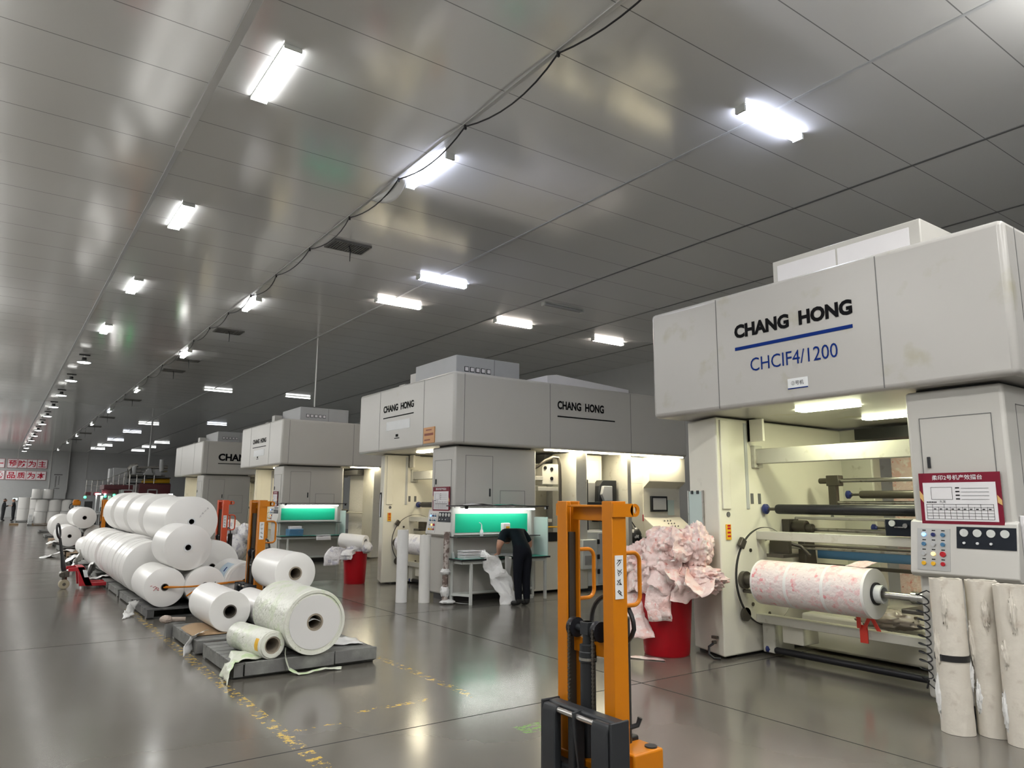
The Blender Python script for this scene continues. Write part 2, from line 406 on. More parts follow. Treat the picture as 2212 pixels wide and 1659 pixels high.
G_YELB = glow('lit_yellow_button', (1.0, 0.55, 0.02), 1.5)

# ================================================================== the hall
HX0, HX1, HY0, HY1, HZ = -7.0, 18.0, -9.0, 86.0, 6.5
struct('floor', B(HX0, HX1, HY0, HY1, -0.2, 0.0), M_FLOOR, smooth=False)
struct('ceiling', B(HX0, HX1, HY0, HY1, HZ, HZ+0.1), M_CEIL, smooth=False)
struct('wall_left', B(HX0-0.2, HX0, HY0, HY1, -0.2, HZ+0.1), M_WALL, smooth=False)
struct('wall_right', B(HX1, HX1+0.2, HY0, HY1, -0.2, HZ+0.1), M_WALL, smooth=False)
struct('wall_back', B(HX0-0.2, HX1+0.2, HY0-0.2, HY0, -0.2, HZ+0.1), M_WALL, smooth=False)
fwall = struct('wall_far', B(HX0-0.2, HX1+0.2, HY1, HY1+0.2, -0.2, HZ+0.1), M_WALLD, smooth=False)
struct('wall_far_left', B(HX0, 5.95, HY1-0.12, HY1, 0, HZ), M_WALL, smooth=False)
struct('pillar_far', B(4.45, 5.95, HY1-0.42, HY1-0.12, 0, HZ), M_WALL, smooth=False, bevel=0.02)
struct('trim_1', B(4.40, 4.46, HY1-0.46, HY1-0.12, 0, HZ), M_ALU, smooth=False)
struct('trim_2', B(5.95, 6.00, HY1-0.46, HY1, 2.4, HZ), M_ALU, smooth=False)
struct('trim_3', B(7.55, 7.60, HY1-0.03, HY1, 3.9, HZ), M_ALU, smooth=False)
struct('trim_4', B(1.62, 1.66, HY1-0.14, HY1-0.12, 5.6, HZ), M_ALU, smooth=False)
# joint strips that run the length of the ceiling
n = 5
for x, hw, m in ((-1.3, 0.02, M_DTRIM), (4.5, 0.025, M_ALU), (7.4, 0.02, M_GREYP), (10.3, 0.018, M_DTRIM), (13.15, 0.018, M_DTRIM), (16.0, 0.018, M_DTRIM)):
    struct('trim_%d' % n, B(x-hw, x+hw, HY0, HY1, HZ-0.012, HZ), m, smooth=False); n += 1
struct('trim_%d' % n, B(1.575, 1.665, HY0, 10.3, HZ-0.035, HZ), M_ALU, smooth=False); n += 1
struct('trim_%d' % n, B(1.595, 1.65, 10.3, HY1, HZ-0.02, HZ), M_GREYP, smooth=False)

# slogan boards on the far wall
def board(ch, cx, cz, row):
    HY1 = 85.97
    t = thing('slogan_board', 'pale board with the red character %s, %s of the wall slogan' % (ch, row), 'sign', (cx, HY1-0.12, cz), 'slogan boards on the far wall')
    part(t, 'panel', B(cx-0.41, cx+0.41, HY1-0.16, HY1-0.12, cz-0.43, cz+0.43), M_TILE, smooth=False)
    b = MB()
    for (a, c, d, e) in ((-0.42, 0.42, 0.41, 0.43), (-0.42, 0.42, -0.43, -0.41), (-0.42, -0.40, -0.43, 0.43), (0.40, 0.42, -0.43, 0.43)):
        b.box(cx+a, cx+c, HY1-0.165, HY1-0.12, cz+d, cz+e)
    part(t, 'border', b, M_SLOGAN, smooth=False)
    big = ch not in '一'
    word(t, 'character', ch, M_SLOGAN, (cx-0.32, HY1-0.17, cz-(0.31 if big else 0.05)), 0.64, 0.62 if big else 0.09, '-y', bold=0.02)
for ch, cx in (('一', 0.21), ('预', 1.27), ('防', 2.06), ('为', 2.85), ('主', 3.70)): board(ch, cx, 5.15, 'upper row')
for ch, cx in (('感', 0.29), ('品', 1.25), ('质', 2.06), ('为', 2.87), ('本', 3.69)): board(ch, cx, 4.01, 'lower row')
t = thing('pillar_sign', 'dark vertical lettering on the pale pillar at the far wall', 'sign', (5.1, HY1-0.42, 3.5))
b = MB(); y0, y1 = HY1-0.44, HY1-0.42
for x0, x1, z0, z1 in ((4.78, 5.5, 4.1, 4.2), (4.85, 5.35, 2.75, 2.82)): b.box(x0, x1, y0, y1, z0, z1)
part(t, 'bar', b, M_DTRIM, smooth=False)
b = MB(); random.seed(3)
for k in range(9):
    z = 3.95-k*0.125; b.box(4.92, 5.02, y0, y1, z-0.05, z+0.05)
    if k < 7: b.box(5.2, 5.28, y0, y1, z-0.045, z+0.045)
part(t, 'lettering', b, M_DTRIM, smooth=False)
t = thing('exit_light', 'small lit white sign low on the far wall behind the two workers', 'sign', (1.8, HY1-0.14, 1.7))
part(t, 'housing', B(1.58, 2.02, HY1-0.2, HY1-0.12, 1.56, 1.84), M_GREYP, smooth=False)
part(t, 'lit_face', B(1.61, 1.99, HY1-0.21, HY1-0.2, 1.60, 1.80), glow('exit_glow', (0.8, 1.0, 0.95), 1.6), smooth=False)

# ================================================================== ceiling lamps
def led_panel(loc, label):
    x, y, z = loc
    t = thing('led_panel_lamp', label, 'ceiling light', loc, 'LED panel lamps over the aisle')
    part(t, 'housing', B(x-0.097, x+0.097, y-0.63, y+0.63, z+0.03, HZ), M_FRAMEW, bevel=0.008)
    part(t, 'diffuser', B(x-0.092, x+0.092, y-0.615, y+0.615, z, z+0.03), G_LED, bevel=0.01)
    for e in (-1, 1): part(t, 'end_cap', B(x-0.097, x+0.097, y+e*0.625-0.01, y+e*0.625+0.01, z-0.002, z+0.03), M_FRAMEW, smooth=False)
    return t
p = led_panel((2.15, 7.73, 6.45), 'LED ceiling panel nearest the camera, largest of the row above the aisle')
for y, s in ((12.84, 'second'), (17.85, 'third'), (22.95, 'fourth')):
    dup(p, (2.15, y, 6.45), 'LED ceiling panel over the aisle, %s of its row from the camera' % s)
def bay(loc, label):
    x, y, z = loc
    t = thing('high_bay_lamp', label, 'ceiling light', loc, 'round high bay lamps over the aisle')
    part(t, 'shade', MB().lathe([(0.20, 0), (0.215, 0.015), (0.20, 0.04), (0.13, 0.06), (0.08, 0.08)], loc, cap0=False), M_GREYP)
    part(t, 'lens', MB().lathe([(0.10, -0.02), (0.17, -0.012), (0.20, 0.004)], loc, cap1=False), G_BAY)
    part(t, 'driver', MB().cyl((x, y, z+0.08), (x, y, z+0.17), 0.07), M_CHAR)
    part(t, 'stem', MB().cyl((x, y, z+0.17), (x, y, HZ), 0.012, n=8), M_STEEL)
    part(t, 'ceiling_plate', B(x-0.16, x+0.16, y-0.05, y+0.05, HZ-0.03, HZ), M_CHAR)
    return t
BY = (27.7, 32.4, 37.3, 42.3, 47.3, 52.5, 57.5, 62.7, 67.8, 73.0, 78.2, 83.3)
p = bay((2.05, BY[0], 6.23), 'round high bay ceiling lamp, first after the LED panels over the aisle')
for k, y in enumerate(BY[1:]):
    dup(p, (2.03, y, 6.23), 'round high bay ceiling lamp, %s in its row from the camera' % NTH[k+1])
def tubelamp(loc, label, glowmat, along='x', lit=True, group='tube lamps on the ceiling'):
    x, y, z = loc; rt_ = 0.027 if y < 30 else 0.02
    t = thing('tube_lamp', label, 'ceiling light', loc, group)
    S = Matrix.Translation(loc) @ (Matrix.Rotation(pi/2, 4, 'Z') if along == 'y' else Matrix.Identity(4))
    part(t, 'housing', MB().prism([(-0.075, 0.06), (-0.055, 0.035), (0.055, 0.035), (0.075, 0.06)], 'x', -0.62, 0.62).xf(S), M_FRAMEW)
    for s in (-1, 1):
        part(t, 'tube', MB().cyl((-0.585, s*0.038, 0.0), (0.585, s*0.038, 0.0), rt_, n=14).xf(S), glowmat)
    for e in (-1, 1): part(t, 'end_cap', B(e*0.6-0.018, e*0.6+0.018, -0.07, 0.07, -0.03, 0.04).xf(S), M_FRAMEW)
    return t
CY = (8.68, 17.55, 24.95, 34.7, 43.9, 52.3, 62.5, 70.7, 81.5)
for k, y in enumerate(CY):
    tubelamp((4.74, y*1.0128, 6.44), 'lit tube lamp lying along the ceiling cable, %s from the camera' % NTH[k], (G_TUBEC if k == 0 else G_LED if k < 3 else G_FARC if k == 4 else G_FAR), 'y', group='tube lamps along the ceiling cable')
tb = [(7.5, 4.97, 'C', 'large cool white tube lamp above the nearest printing press'), (7.5, 13.17, 'C', 'cool white tube lamp in front of a warm one above the second press'),
      (7.53, 15.33, 'W', 'warm tube lamp, leftmost of three in a crosswise row'), (10.9, 15.27, 'W', 'warm tube lamp, middle of three in a crosswise row'),
      (14.4, 15.35, 'W', 'warm tube lamp, rightmost of three in a crosswise row'), (7.52, 32.6, 'L', 'white tube lamp above the front of the third press, left of its pair'),
      (10.96, 32.4, 'L', 'white tube lamp right of its pair above the third press'), (11.0, 47.4, 'C', 'bright tube lamp just above the roof of the fourth press'),
      (7.52, 49.9, 'L', 'first tube lamp of the short far row left of the fourth press'), (7.55, 56.8, 'C', 'second tube lamp of the far row left of the fourth press'),
      (7.55, 65.3, 'C', 'third tube lamp of the far row, with a bluish glow'), (7.6, 72.5, 'L', 'fourth tube lamp of the far row near the end wall'),
      (7.6, 77.8, 'L', 'last tube lamp of the far row near the end wall'), (11.05, 65.9, 'L', 'first tube lamp of the right far row close to the fourth press'),
      (11.05, 72.1, 'L', 'second tube lamp of the right far row by the end wall'), (11.05, 78.2, 'L', 'last tube lamp of the right far row by the end wall')]
for x, y, c, lb in tb:
    tubelamp((x*1.0128, y*1.0128, 6.44), lb, {'C': G_TUBEC if y < 30 else G_FARC, 'W': G_TUBEW, 'L': G_LED if y < 30 else G_FAR}[c], 'x')
tubelamp((11.04, 13.37, 6.44), 'unlit grey tube lamp on the ceiling between the warm lamps', M_GREYP, 'x')

# grey grilles
def grille(x, y, label):
    t = thing('ceiling_grille', label, 'vent', (x, y, HZ), 'grey grilles along the ceiling cable')
    b = MB()
    for a in ((x-0.38, x+0.38, y-0.25, y-0.22), (x-0.38, x+0.38, y+0.22, y+0.25), (x-0.38, x-0.35, y-0.22, y+0.22), (x+0.35, x+0.38, y-0.22, y+0.22)):
        b.box(*a, HZ-0.035, HZ)
    part(t, 'frame', b, M_GRILLE)
    b = MB()
    for k in range(14): b.box(x-0.35+k*0.05, x-0.32+k*0.05, y-0.22, y+0.22, HZ-0.03, HZ-0.008)
    part(t, 'louvre', b, M_GRILLE)
    part(t, 'pull_rod', MB().tube([(x-0.02, y-0.1, HZ-0.03), (x, y-0.12, HZ-0.12), (x, y-0.12, HZ-0.34)], [0.012, 0.012, 0.006]), M_CHAR)
    return t
GY = (12.55, 21.2, 26.5, 29.1, 39.0, 48.4, 55.0, 61.0, 68.0)
p = grille(5.06, GY[0], 'dark grey ceiling grille nearest the camera, beside the sagging cable')
for k, y in enumerate(GY[1:]): dup(p, (5.06, y, HZ), 'dark grey ceiling grille, %s from the camera beside the cable' % NTH[k+1])

# sagging cable clipped to the joint strip
t = thing('ceiling_cable', 'black cable sagging between clips along the pale ceiling joint', 'cable', (4.5, 8.0, HZ))
clips = [-2.0, 0.2, 2.0, 3.7, 5.5, 7.4, 9.3, 11.15, 13.07, 15.1, 17.0, 19.0, 21.0, 23.0, 25.0, 28, 31, 34, 37, 40, 44, 48, 52, 57, 62, 68, 74, 80, 85]
pts = []; random.seed(5)
for a, c in zip(clips, clips[1:]):
    sag = min(0.16, 0.05*(c-a))*random.uniform(0.8, 1.2); side = random.uniform(0.03, 0.09)
    for k in range(8):
        u = k/8; q = 4*u*(1-u); pts.append((4.5+side*q, a+(c-a)*u, HZ-0.03-sag*q))
pts.append((4.5, 85, HZ-0.03))
part(t, 'cable', MB().tube(pts, 0.011, 6), M_RUB)
for c in clips[:-1]: part(t, 'clip', B(4.485, 4.515, c-0.012, c+0.012, HZ-0.07, HZ-0.012), M_RUB)
t = thing('torn_film_strip', 'torn white film strip hanging from the cable beside a lamp', 'film strip', (4.52, 9.6, HZ-0.1))
part(t, 'strip', MB().grid(lambda u, v: (4.5+0.10*v+0.03*sin(5*u), 9.2+1.0*u, HZ-0.04-0.16*v*sin(pi*u)-0.02*u), 14, 4), M_CREASE, solid=0.003)

# ================================================================== printing presses
def rect_line(mb, x, y0, y1, z0, z1, wd=0.006):
    """thin outline on a face that looks along -x"""
    for a in ((y0, y1, z0, z0+wd), (y0, y1, z1-wd, z1), (y0, y0+wd, z0, z1), (y1-wd, y1, z0, z1)): mb.box(x-0.002, x, *a)
    return mb
def yrect_line(mb, y, x0, x1, z0, z1, wd=0.007):
    for a in ((x0, x1, z0, z0+wd), (x0, x1, z1-wd, z1), (x0, x0+wd, z0, z1), (x1-wd, x1, z0, z1)): mb.box(a[0], a[1], y-0.002, y, a[2], a[3])
    return mb
def press(y0, s, label, k):
    T = lambda y: y0+(y-2.18)*s
    r = thing('printing_press', label, 'printing press', (7.5, T(3.9), 0), 'white printing presses along the hall')
    HXE = 12.3
    hd = part(r, 'header', B(6.35, HXE, T(2.18), T(6.0), 2.68, 3.95), M_WHITE2 if k == 2 else M_WHITE, bevel=0.05, seg=3)
    for y in (5.02, 3.22): part(hd, 'seam', B(6.347, 6.35, T(y)-0.004, T(y)+0.004, 2.70, 3.92), M_DTRIM, smooth=False)
    for x in (6.56, 8.47, 10.6): part(hd, 'seam', B(x-0.004, x+0.004, T(2.18)-0.003, T(2.18), 2.70, 3.92), M_DTRIM, smooth=False)
    F = 6.346
    if k == 2:
        word(hd, 'maker_lettering', 'CHANG  HONG', M_INK, (F, 4.785, 3.43), 1.325, 0.15, bold=0.05)
        part(hd, 'blue_line', B(F, 6.35, 3.47, 4.785, 3.30, 3.335), M_BLUE, smooth=False)
        word(hd, 'model_lettering', 'CHCIF4/1200', M_BLUE, (F, 4.60, 3.05), 0.97, 0.14, bold=0.0)
        pl = part(hd, 'number_plate', B(F, 6.35, 3.955, 4.175, 2.805, 2.91), M_STICK, smooth=False)
        word(pl, 'number_lettering', '②号机', M_INK, (F-0.002, 4.135, 2.84), 0.135, 0.045)
        part(pl, 'stripe', B(F-0.002, F, 3.955, 4.175, 2.805, 2.815), M_BLUE, smooth=False)
    elif k in (3, 4):
        za = 3.46 if k == 3 else 3.38
        ya, yb = (T(4.86), T(3.60)) if k == 3 else (T(4.78), T(3.52))
        word(hd, 'maker_lettering', 'CHANG  HONG', M_INK, (F, ya, za), ya-yb, 0.14, bold=0.035)
        part(hd, 'dark_line', B(F, 6.35, yb, ya, za-0.12, za-0.10), M_INK, smooth=False)
        part(hd, 'blank_sticker', B(F, 6.35, yb+0.14, ya-0.16, za-0.38, za-0.2), M_STICK, smooth=False)
        part(hd, 'number_plate', MB().box(F, 6.35, T(4.15), T(4.35), 2.905, 2.92).box(F, 6.35, T(4.2), T(4.3), 2.94, 2.99), M_INK, smooth=False)
        if k == 3:
            pq = part(hd, 'orange_plaque', B(F-0.01, 6.35, T(2.80), T(3.19), 2.73, 3.02), M_ORSIGN, smooth=False)
            b = MB()
            for z, a, c in ((2.97, 2.9, 3.1), (2.90, 2.84, 3.15), (2.88, 2.84, 3.15), (2.79, 2.95, 3.15)): b.box(F-0.012, F-0.01, T(a), T(c), z-0.012, z+0.012)
            part(pq, 'plaque_lettering', b, mat('brown_lettering', (0.22, 0.04, 0.01), 0.5), smooth=False)
            YF = T(2.18)-0.004
            word(hd, 'side_lettering', 'CHANG  HONG', M_INK, (8.65, YF, 3.45), 1.2, 0.165, '-y', bold=0.04)
            part(hd, 'dark_line', B(8.65, 10.15, YF, T(2.18), 3.30, 3.325), M_INK, smooth=False)
    if k == 5:
        YF = T(2.18)-0.004
        word(hd, 'side_lettering', 'CHANG  HONG', M_INK, (6.95, YF, 3.2), 2.6, 0.28, '-y', bold=0.045)
        part(hd, 'dark_line', B(6.95, 9.3, YF, T(2.18), 3.08, 3.11), M_INK, smooth=False)
    # electrical cabinet on the roof
    rx0, rx1 = (6.84, 8.31) if k == 3 else (7.1, 8.6)
    if k == 2: rx0, rx1 = 6.62, 7.6
    zt = 4.42 if k != 2 else 4.26
    rb = part(r, 'roof_cabinet', B(rx0, rx1, T(2.92), T(4.46), 3.94, zt), M_WHITE if k == 2 else M_GREYP, bevel=0.012)
    if k == 2:
        part(rb, 'cabinet_door', MB().box(rx0-0.008, rx0, 3.02, 3.72, 3.97, 4.2).box(rx0-0.008, rx0, 3.74, 4.40, 3.97, 4.2), M_PAPER, bevel=0.004)
    else:
        for q in range(5):
            xx = rx0+0.18+q*0.125
            part(rb, 'meter', MB().box(xx, xx+0.095, T(2.92)-0.012, T(2.92), 4.12, 4.215), M_CHAR, bevel=0.004)
            part(rb, 'meter_face', MB().box(xx+0.012, xx+0.083, T(2.92)-0.014, T(2.92)-0.012, 4.132, 4.203), M_PAPER, smooth=False)
        part(rb, 'seam', B(rx0+0.86, rx0+0.868, T(2.92)-0.003, T(2.92), 3.96, zt-0.01), M_DTRIM, smooth=False)
        part(r, 'roof_vent', MB().box(6.75, 6.98, T(4.75), T(5.0), 3.94, 4.1).box(6.86, 7.1, T(4.46), T(4.72), 3.94, 4.3), M_WHITE, bevel=0.01)
        if k == 4: part(r, 'cable_riser', MB().cyl((7.45, T(2.75), 4.42), (7.45, T(2.75), HZ), 0.02), M_ALU)
        if k == 3: part(r, 'roof_unit', MB().prism([(8.75, 3.94), (8.75, 4.18), (9.0, 4.22), (11.0, 4.1), (11.0, 3.94)], 'y', T(2.6), T(4.0)), M_PAPER, bevel=0.01)
    # tower with door
    tw = part(r, 'tower', B(6.5, 8.28, T(2.36), T(3.13), 0.10, 2.655), M_WHITE, bevel=0.03, seg=3)
    part(r, 'plinth', MB().box(6.56, 8.2, T(2.42), T(3.08), 0.0, 0.10).box(6.9, 9.0, T(5.36), T(5.88), 0, 0.05), M_BLACK, smooth=False)
    part(r, 'neck', MB().box(6.62, 8.2, T(2.42), T(3.08), 2.64, 2.69), M_BLACK, smooth=False)
    dr = part(tw, 'tower_door', B(6.494, 6.50, T(2.455), T(3.02), 1.58, 2.42), M_WHITE, bevel=0.003)
    part(dr, 'door_gap', rect_line(MB(), 6.4935, T(2.455), T(3.02), 1.58, 2.42), M_DTRIM, smooth=False)
    part(dr, 'door_handle', B(6.478, 6.494, T(2.95), T(2.975), 1.99, 2.085), M_CHAR, bevel=0.004)
    b = yrect_line(MB(), T(2.36), 6.72, 7.30, 1.2, 2.50); yrect_line(b, T(2.36), 7.46, 8.02, 1.2, 1.89)
    part(tw, 'side_hatch', b, M_DTRIM, smooth=False)
    part(tw, 'hatch_handle', B(7.22, 7.25, T(2.36)-0.015, T(2.36), 1.78, 1.92), M_CHAR, bevel=0.004)
    # operator console
    cs = part(r, 'console', MB().prism([(6.52, 1.56), (6.47, 1.54), (6.40, 1.12), (6.43, 1.09), (6.52, 1.09)], 'y', T(2.34), T(3.15)), M_WHITE, bevel=0.008)
    def onc(z): return 6.40+(z-1.12)*0.07/0.42      # x of the sloping console face
    bp = part(cs, 'button_panel', MB().prism([(onc(1.485)-0.004, 1.485), (onc(1.145)-0.004, 1.145), (onc(1.145), 1.145), (onc(1.485), 1.485)], 'y', T(2.83), T(3.09)), M_PANEL, smooth=False)
    cols = [['B', M_DBLUE, M_BLUEM], [M_BLUEM, M_GREYP, M_BLUEM], [M_GREYP, 'Y', M_REDP], [M_YEL, M_YEL, M_REDP]]
    for i in range(4):
        for j in range(3):
            z = 1.435-i*0.078; y = T(3.035)-j*0.075*s; c = cols[i][j]
            c = {'B': G_BLUEB, 'Y': G_YELB}.get(c, c) if isinstance(c, str) else c
            x = onc(z)-0.004
            part(bp, 'button', MB().cyl((x, y, z), (x-0.014, y, z), 0.0165 if (i, j) != (2, 2) else 0.022, n=14), c)
    b = MB()
    for i in range(4):
        for j in range(3):
            z = 1.468-i*0.078; y = T(3.035)-j*0.075*s; b.box(onc(z)-0.0055, onc(z)-0.004, y-0.014, y+0.014, z-0.004, z+0.004)
    part(bp, 'button_caption', b, M_INK, smooth=False)
    gp = part(cs, 'gauge_panel', MB().prism([(onc(1.505)-0.005, 1.505), (onc(1.335)-0.005, 1.335), (onc(1.335), 1.335), (onc(1.505), 1.505)], 'y', T(2.352), T(2.78)), M_NAVY, smooth=False)
    for j in range(4):
        y = T(2.722)-j*0.098*s; z = 1.458; x = onc(z)-0.005
        part(gp, 'gauge', MB().cyl((x, y, z), (x-0.010, y, z), 0.031, n=20), M_GLASSY)
        if j < 3: part(gp, 'knob', MB().cyl((onc(1.38)-0.005, y, 1.378), (onc(1.38)-0.017, y, 1.378), 0.010, n=12), M_STICK)
    # far side frame
    sf = part(r, 'side_frame', MB().prism([(6.64, T(5.32)), (6.86, T(5.92)), (9.3, T(5.92)), (9.3, T(5.32))], 'z', 0.03, 2.66), M_CREAM, bevel=0.02, seg=2)
    part(sf, 'edge_cover', B(6.70, 6.84, T(5.30), T(5.32), 1.62, 2.63), M_CREAM, bevel=0.006)
    part(sf, 'dark_slot', B(7.14, 7.19, T(5.312), T(5.322), 1.62, 2.62), M_GREYP, smooth=False)
    b = MB()
    for x in (7.22, 7.36): b.box(x, x+0.05, T(5.314), T(5.322), 1.68, 1.8)
    for x, z in ((6.80, 1.56), (8.1, 1.5), (8.9, 1.52)): b.cyl((x, T(5.322), z), (x, T(5.312), z), 0.03, n=16)
    part(sf, 'hole', b, M_DTRIM, smooth=False)
    w1 = part(sf, 'warning_label', B(6.745, 6.825, T(5.306), T(5.319), 1.28, 1.45), M_YEL, smooth=False)
    b = MB()
    for z in (1.435, 1.405, 1.36, 1.32): b.box(6.76, 6.81, T(5.302), T(5.306), z-0.009, z+0.009)
    part(w1, 'label_print', b, M_SLOGAN, smooth=False)
    # turret disc with its shafts
    dc = part(r, 'turret_disc', MB().cyl((7.40, T(5.322), 0.86), (7.40, T(5.27), 0.86), 0.545, n=72), M_CREAM)
    part(dc, 'disc_rim', MB().ring((7.40, T(5.30), 0.86), (7.40, T(5.274), 0.86), 0.552, 0.5455, 72), M_BLACK)
    b = MB()
    for a in range(0, 360, 45): b.cyl((7.40+0.42*cos(RAD(a)), T(5.27), 0.86+0.42*sin(RAD(a))), (7.40+0.42*cos(RAD(a)), T(5.262), 0.86+0.42*sin(RAD(a))), 0.022, n=10)
    part(dc, 'bolt', b, M_DSTEEL)
    part(dc, 'bearing_cap', MB().prism([(6.90, 1.22), (6.97, 1.17), (7.03, 1.26), (6.96, 1.31)], 'y', T(5.25), T(5.30)), M_DSTEEL, bevel=0.008)
    part(dc, 'bearing_cap', MB().cyl((6.99, T(5.30), 0.46), (6.99, T(5.27), 0.46), 0.075), M_DSTEEL)
    sh = part(r, 'chuck', MB().cyl((6.95, T(5.27), 0.84), (6.95, T(5.22), 0.84), 0.095).cyl((6.95, T(5.22), 0.84), (6.95, T(5.12), 0.84), 0.06).cyl((6.95, T(5.11), 0.84), (6.95, T(5.0), 0.84), 0.065), M_DSTEEL)
    part(sh, 'key_bar', MB().box(6.93, 7.02, T(5.0), T(5.27), 0.70, 0.735), M_DSTEEL, bevel=0.008)
    part(r, 'shaft', MB().cyl((6.95, T(3.12), 0.84), (6.95, T(5.0), 0.84), 0.034).cyl((6.95, T(3.3), 0.84), (6.95, T(3.42), 0.84), 0.055).cyl((6.95, T(3.13), 0.84), (6.95, T(3.26), 0.84), 0.06), M_STEEL)
    part(r, 'shaft_support', MB().box(6.88, 7.3, T(3.12), T(3.5), 0.70, 0.74).box(7.2, 7.3, T(3.12), T(3.4), 0.5, 1.0), M_DSTEEL, bevel=0.01)
    # beams
    ub = part(r, 'upper_beam', B(7.29, 7.40, T(3.10), T(5.31), 2.145, 2.32), M_BEAM, bevel=0.008)
    part(ub, 'end_plate', B(7.26, 7.42, T(5.27), T(5.32), 2.10, 2.36), M_BEAM, bevel=0.006)
    part(r, 'middle_beam', B(7.22, 7.34, T(3.10), T(5.27), 1.275, 1.37), M_BEAM, bevel=0.006)
    part(r, 'lower_beam', B(7.16, 7.28, T(3.10), T(5.27), 0.365, 0.455), M_BEAM, bevel=0.006)
    bk = part(r, 'hanging_bracket', MB().prism([(7.2, 2.66), (7.46, 2.66), (7.24, 2.40), (7.2, 2.40)], 'y', T(5.27), T(5.31)).box(7.2, 7.24, T(5.1), T(5.31), 2.40, 2.66), M_CREAM, bevel=0.004)
    def roller(name, x, z, ya, yb, rr, m, knob=True, kl=0.10):
        o = part(r, name, MB().lathe([(rr*0.55, 0), (rr*0.92, 0.012), (rr, 0.03), (rr, T(ya)-T(yb)-0.03), (rr*0.92, T(ya)-T(yb)-0.01), (rr*0.55, T(ya)-T(yb))], (x, T(yb), z), axis=(0, 1, 0)), m)
        part(o, 'journal', MB().cyl((x, T(ya), z), (x, T(ya)+kl, z), rr*0.32, n=14), M_DSTEEL)
        if knob: part(o, 'end_knob', MB().lathe([(rr*0.5, 0), (rr*0.62, 0.02), (rr*1.05, 0.03), (rr*1.1, 0.055), (rr*0.7, 0.07)], (x, T(ya)+kl, z), axis=(0, 1, 0), n=20), M_DBLUE)
        return o
    roller('black_roller', 7.45, 1.62, 5.14, 3.45, 0.056, M_RUB)
    roller('rear_roller', 8.4, 1.795, 4.65, 3.2, 0.046, M_DSTEEL)
    roller('rear_roller', 8.8, 1.40, 4.58, 3.2, 0.042, M_DSTEEL)
    roller('floor_roller', 7.26, 0.075, 5.12, 3.15, 0.036, M_RUB, True, 0.04)
    part(r, 'guide_bar', MB().cyl((8.4, T(3.1), 1.965), (8.4, T(5.04), 1.965), 0.025), M_STEEL)
    part(r, 'guide_bar', MB().cyl((8.4, T(3.1), 1.70), (8.4, T(4.95), 1.70), 0.02), M_STEEL)
    part(r, 'guide_bar', MB().cyl((7.95, T(3.1), 1.385), (7.95, T(5.15), 1.385), 0.022), M_STEEL)
    part(r, 'guide_bar', MB().cyl((7.75, T(3.1), 1.215), (7.75, T(5.3), 1.205), 0.014), M_DSTEEL)
    part(r, 'guide_bar', MB().cyl((7.78, T(3.1), 1.18), (7.78, T(5.3), 1.17), 0.012), M_STEEL)
    hb = part(r, 'swing_arm', B(8.36, 8.44, T(4.93), T(5.03), 1.62, 2.02), M_DSTEEL, bevel=0.01)
    part(hb, 'clamp', MB().box(8.34, 8.46, T(4.88), T(5.04), 1.90, 2.03).cyl((8.4, T(5.04), 1.965), (8.4, T(5.16), 1.965), 0.035), M_DSTEEL, bevel=0.008)
    part(r, 'blue_beam', B(8.16, 8.26, T(3.1), T(5.1), 1.04, 1.15), M_BLUEM, bevel=0.008)
    part(r, 'lever_arm', MB().prism([(7.95, 1.28), (8.15, 1.28), (8.2, 0.9), (8.05, 0.6), (7.95, 0.6)], 'y', T(5.12), T(5.22)), M_DSTEEL, bevel=0.015)
    part(r, 'actuator', MB().cyl((7.9, T(5.25), 1.42), (7.9, T(5.05), 1.42), 0.07).cyl((7.9, T(5.05), 1.40), (7.9, T(4.97), 1.40), 0.05).box(7.8, 8.0, T(5.22), T(5.32), 1.33, 1.5), M_DSTEEL, bevel=0.006)
    part(r, 'cross_bar', B(8.3, 8.36, T(3.1), T(5.2), 0.93, 0.97), M_DSTEEL, bevel=0.006)
    part(r, 'cross_bar', B(7.9, 7.96, T(3.1), T(5.2), 1.50, 1.535), M_BEAM, bevel=0.006)
    part(r, 'scraper_arm', MB().box(7.44, 7.50, T(5.0), T(5.25), 1.12, 1.26).box(7.3, 7.6, T(4.98), T(5.2), 1.08, 1.12).tube([(7.5, T(5.1), 1.25), (7.6, T(4.95), 1.2), (7.62, T(4.85), 1.1)], 0.02), M_DSTEEL, bevel=0.004)
    part(r, 'drive_box', B(7.26, 7.55, T(4.76), T(5.02), 0.17, 0.36), M_CREAM, bevel=0.01)
    part(r, 'foot', MB().box(7.24, 7.6, T(5.1), T(5.26), 0.04, 0.40), M_BEAM, bevel=0.01)
    sp = part(r, 'valve_panel', B(7.18, 7.20, T(3.3), T(3.74), 1.38, 1.535), M_NAVY, smooth=False)
    part(sp, 'valve_gauge', MB().cyl((7.18, T(3.67), 1.50), (7.165, T(3.67), 1.50), 0.03), M_GLASSY)
    part(sp, 'valve_knob', MB().cyl((7.18, T(3.54), 1.48), (7.155, T(3.54), 1.48), 0.022).box(7.15, 7.165, T(3.55), T(3.64), 1.46, 1.47), M_STEEL)
    part(r, 'back_frame', MB().box(9.2, 9.4, T(4.9), T(5.4), 0.05, 2.66).box(9.2, 9.5, T(2.3), T(3.0), 0.05, 2.66).box(9.25, 9.45, T(3.0), T(4.9), 1.3, 1.36), M_BEAM, bevel=0.02)
    part(r, 'back_wall', B(10.6, 10.7, T(2.3), T(5.9), 0.0, 2.68), M_BEAM, smooth=False)
    wb = part(r, 'film_web', MB().grid(lambda u, v: (9.6+0.02*sin(6*u), T(3.0)+(T(4.86)-T(3.0))*u, 0.5+2.1*v), 12, 12), M_PINKF if k == 2 else M_CREASE, smooth=True)
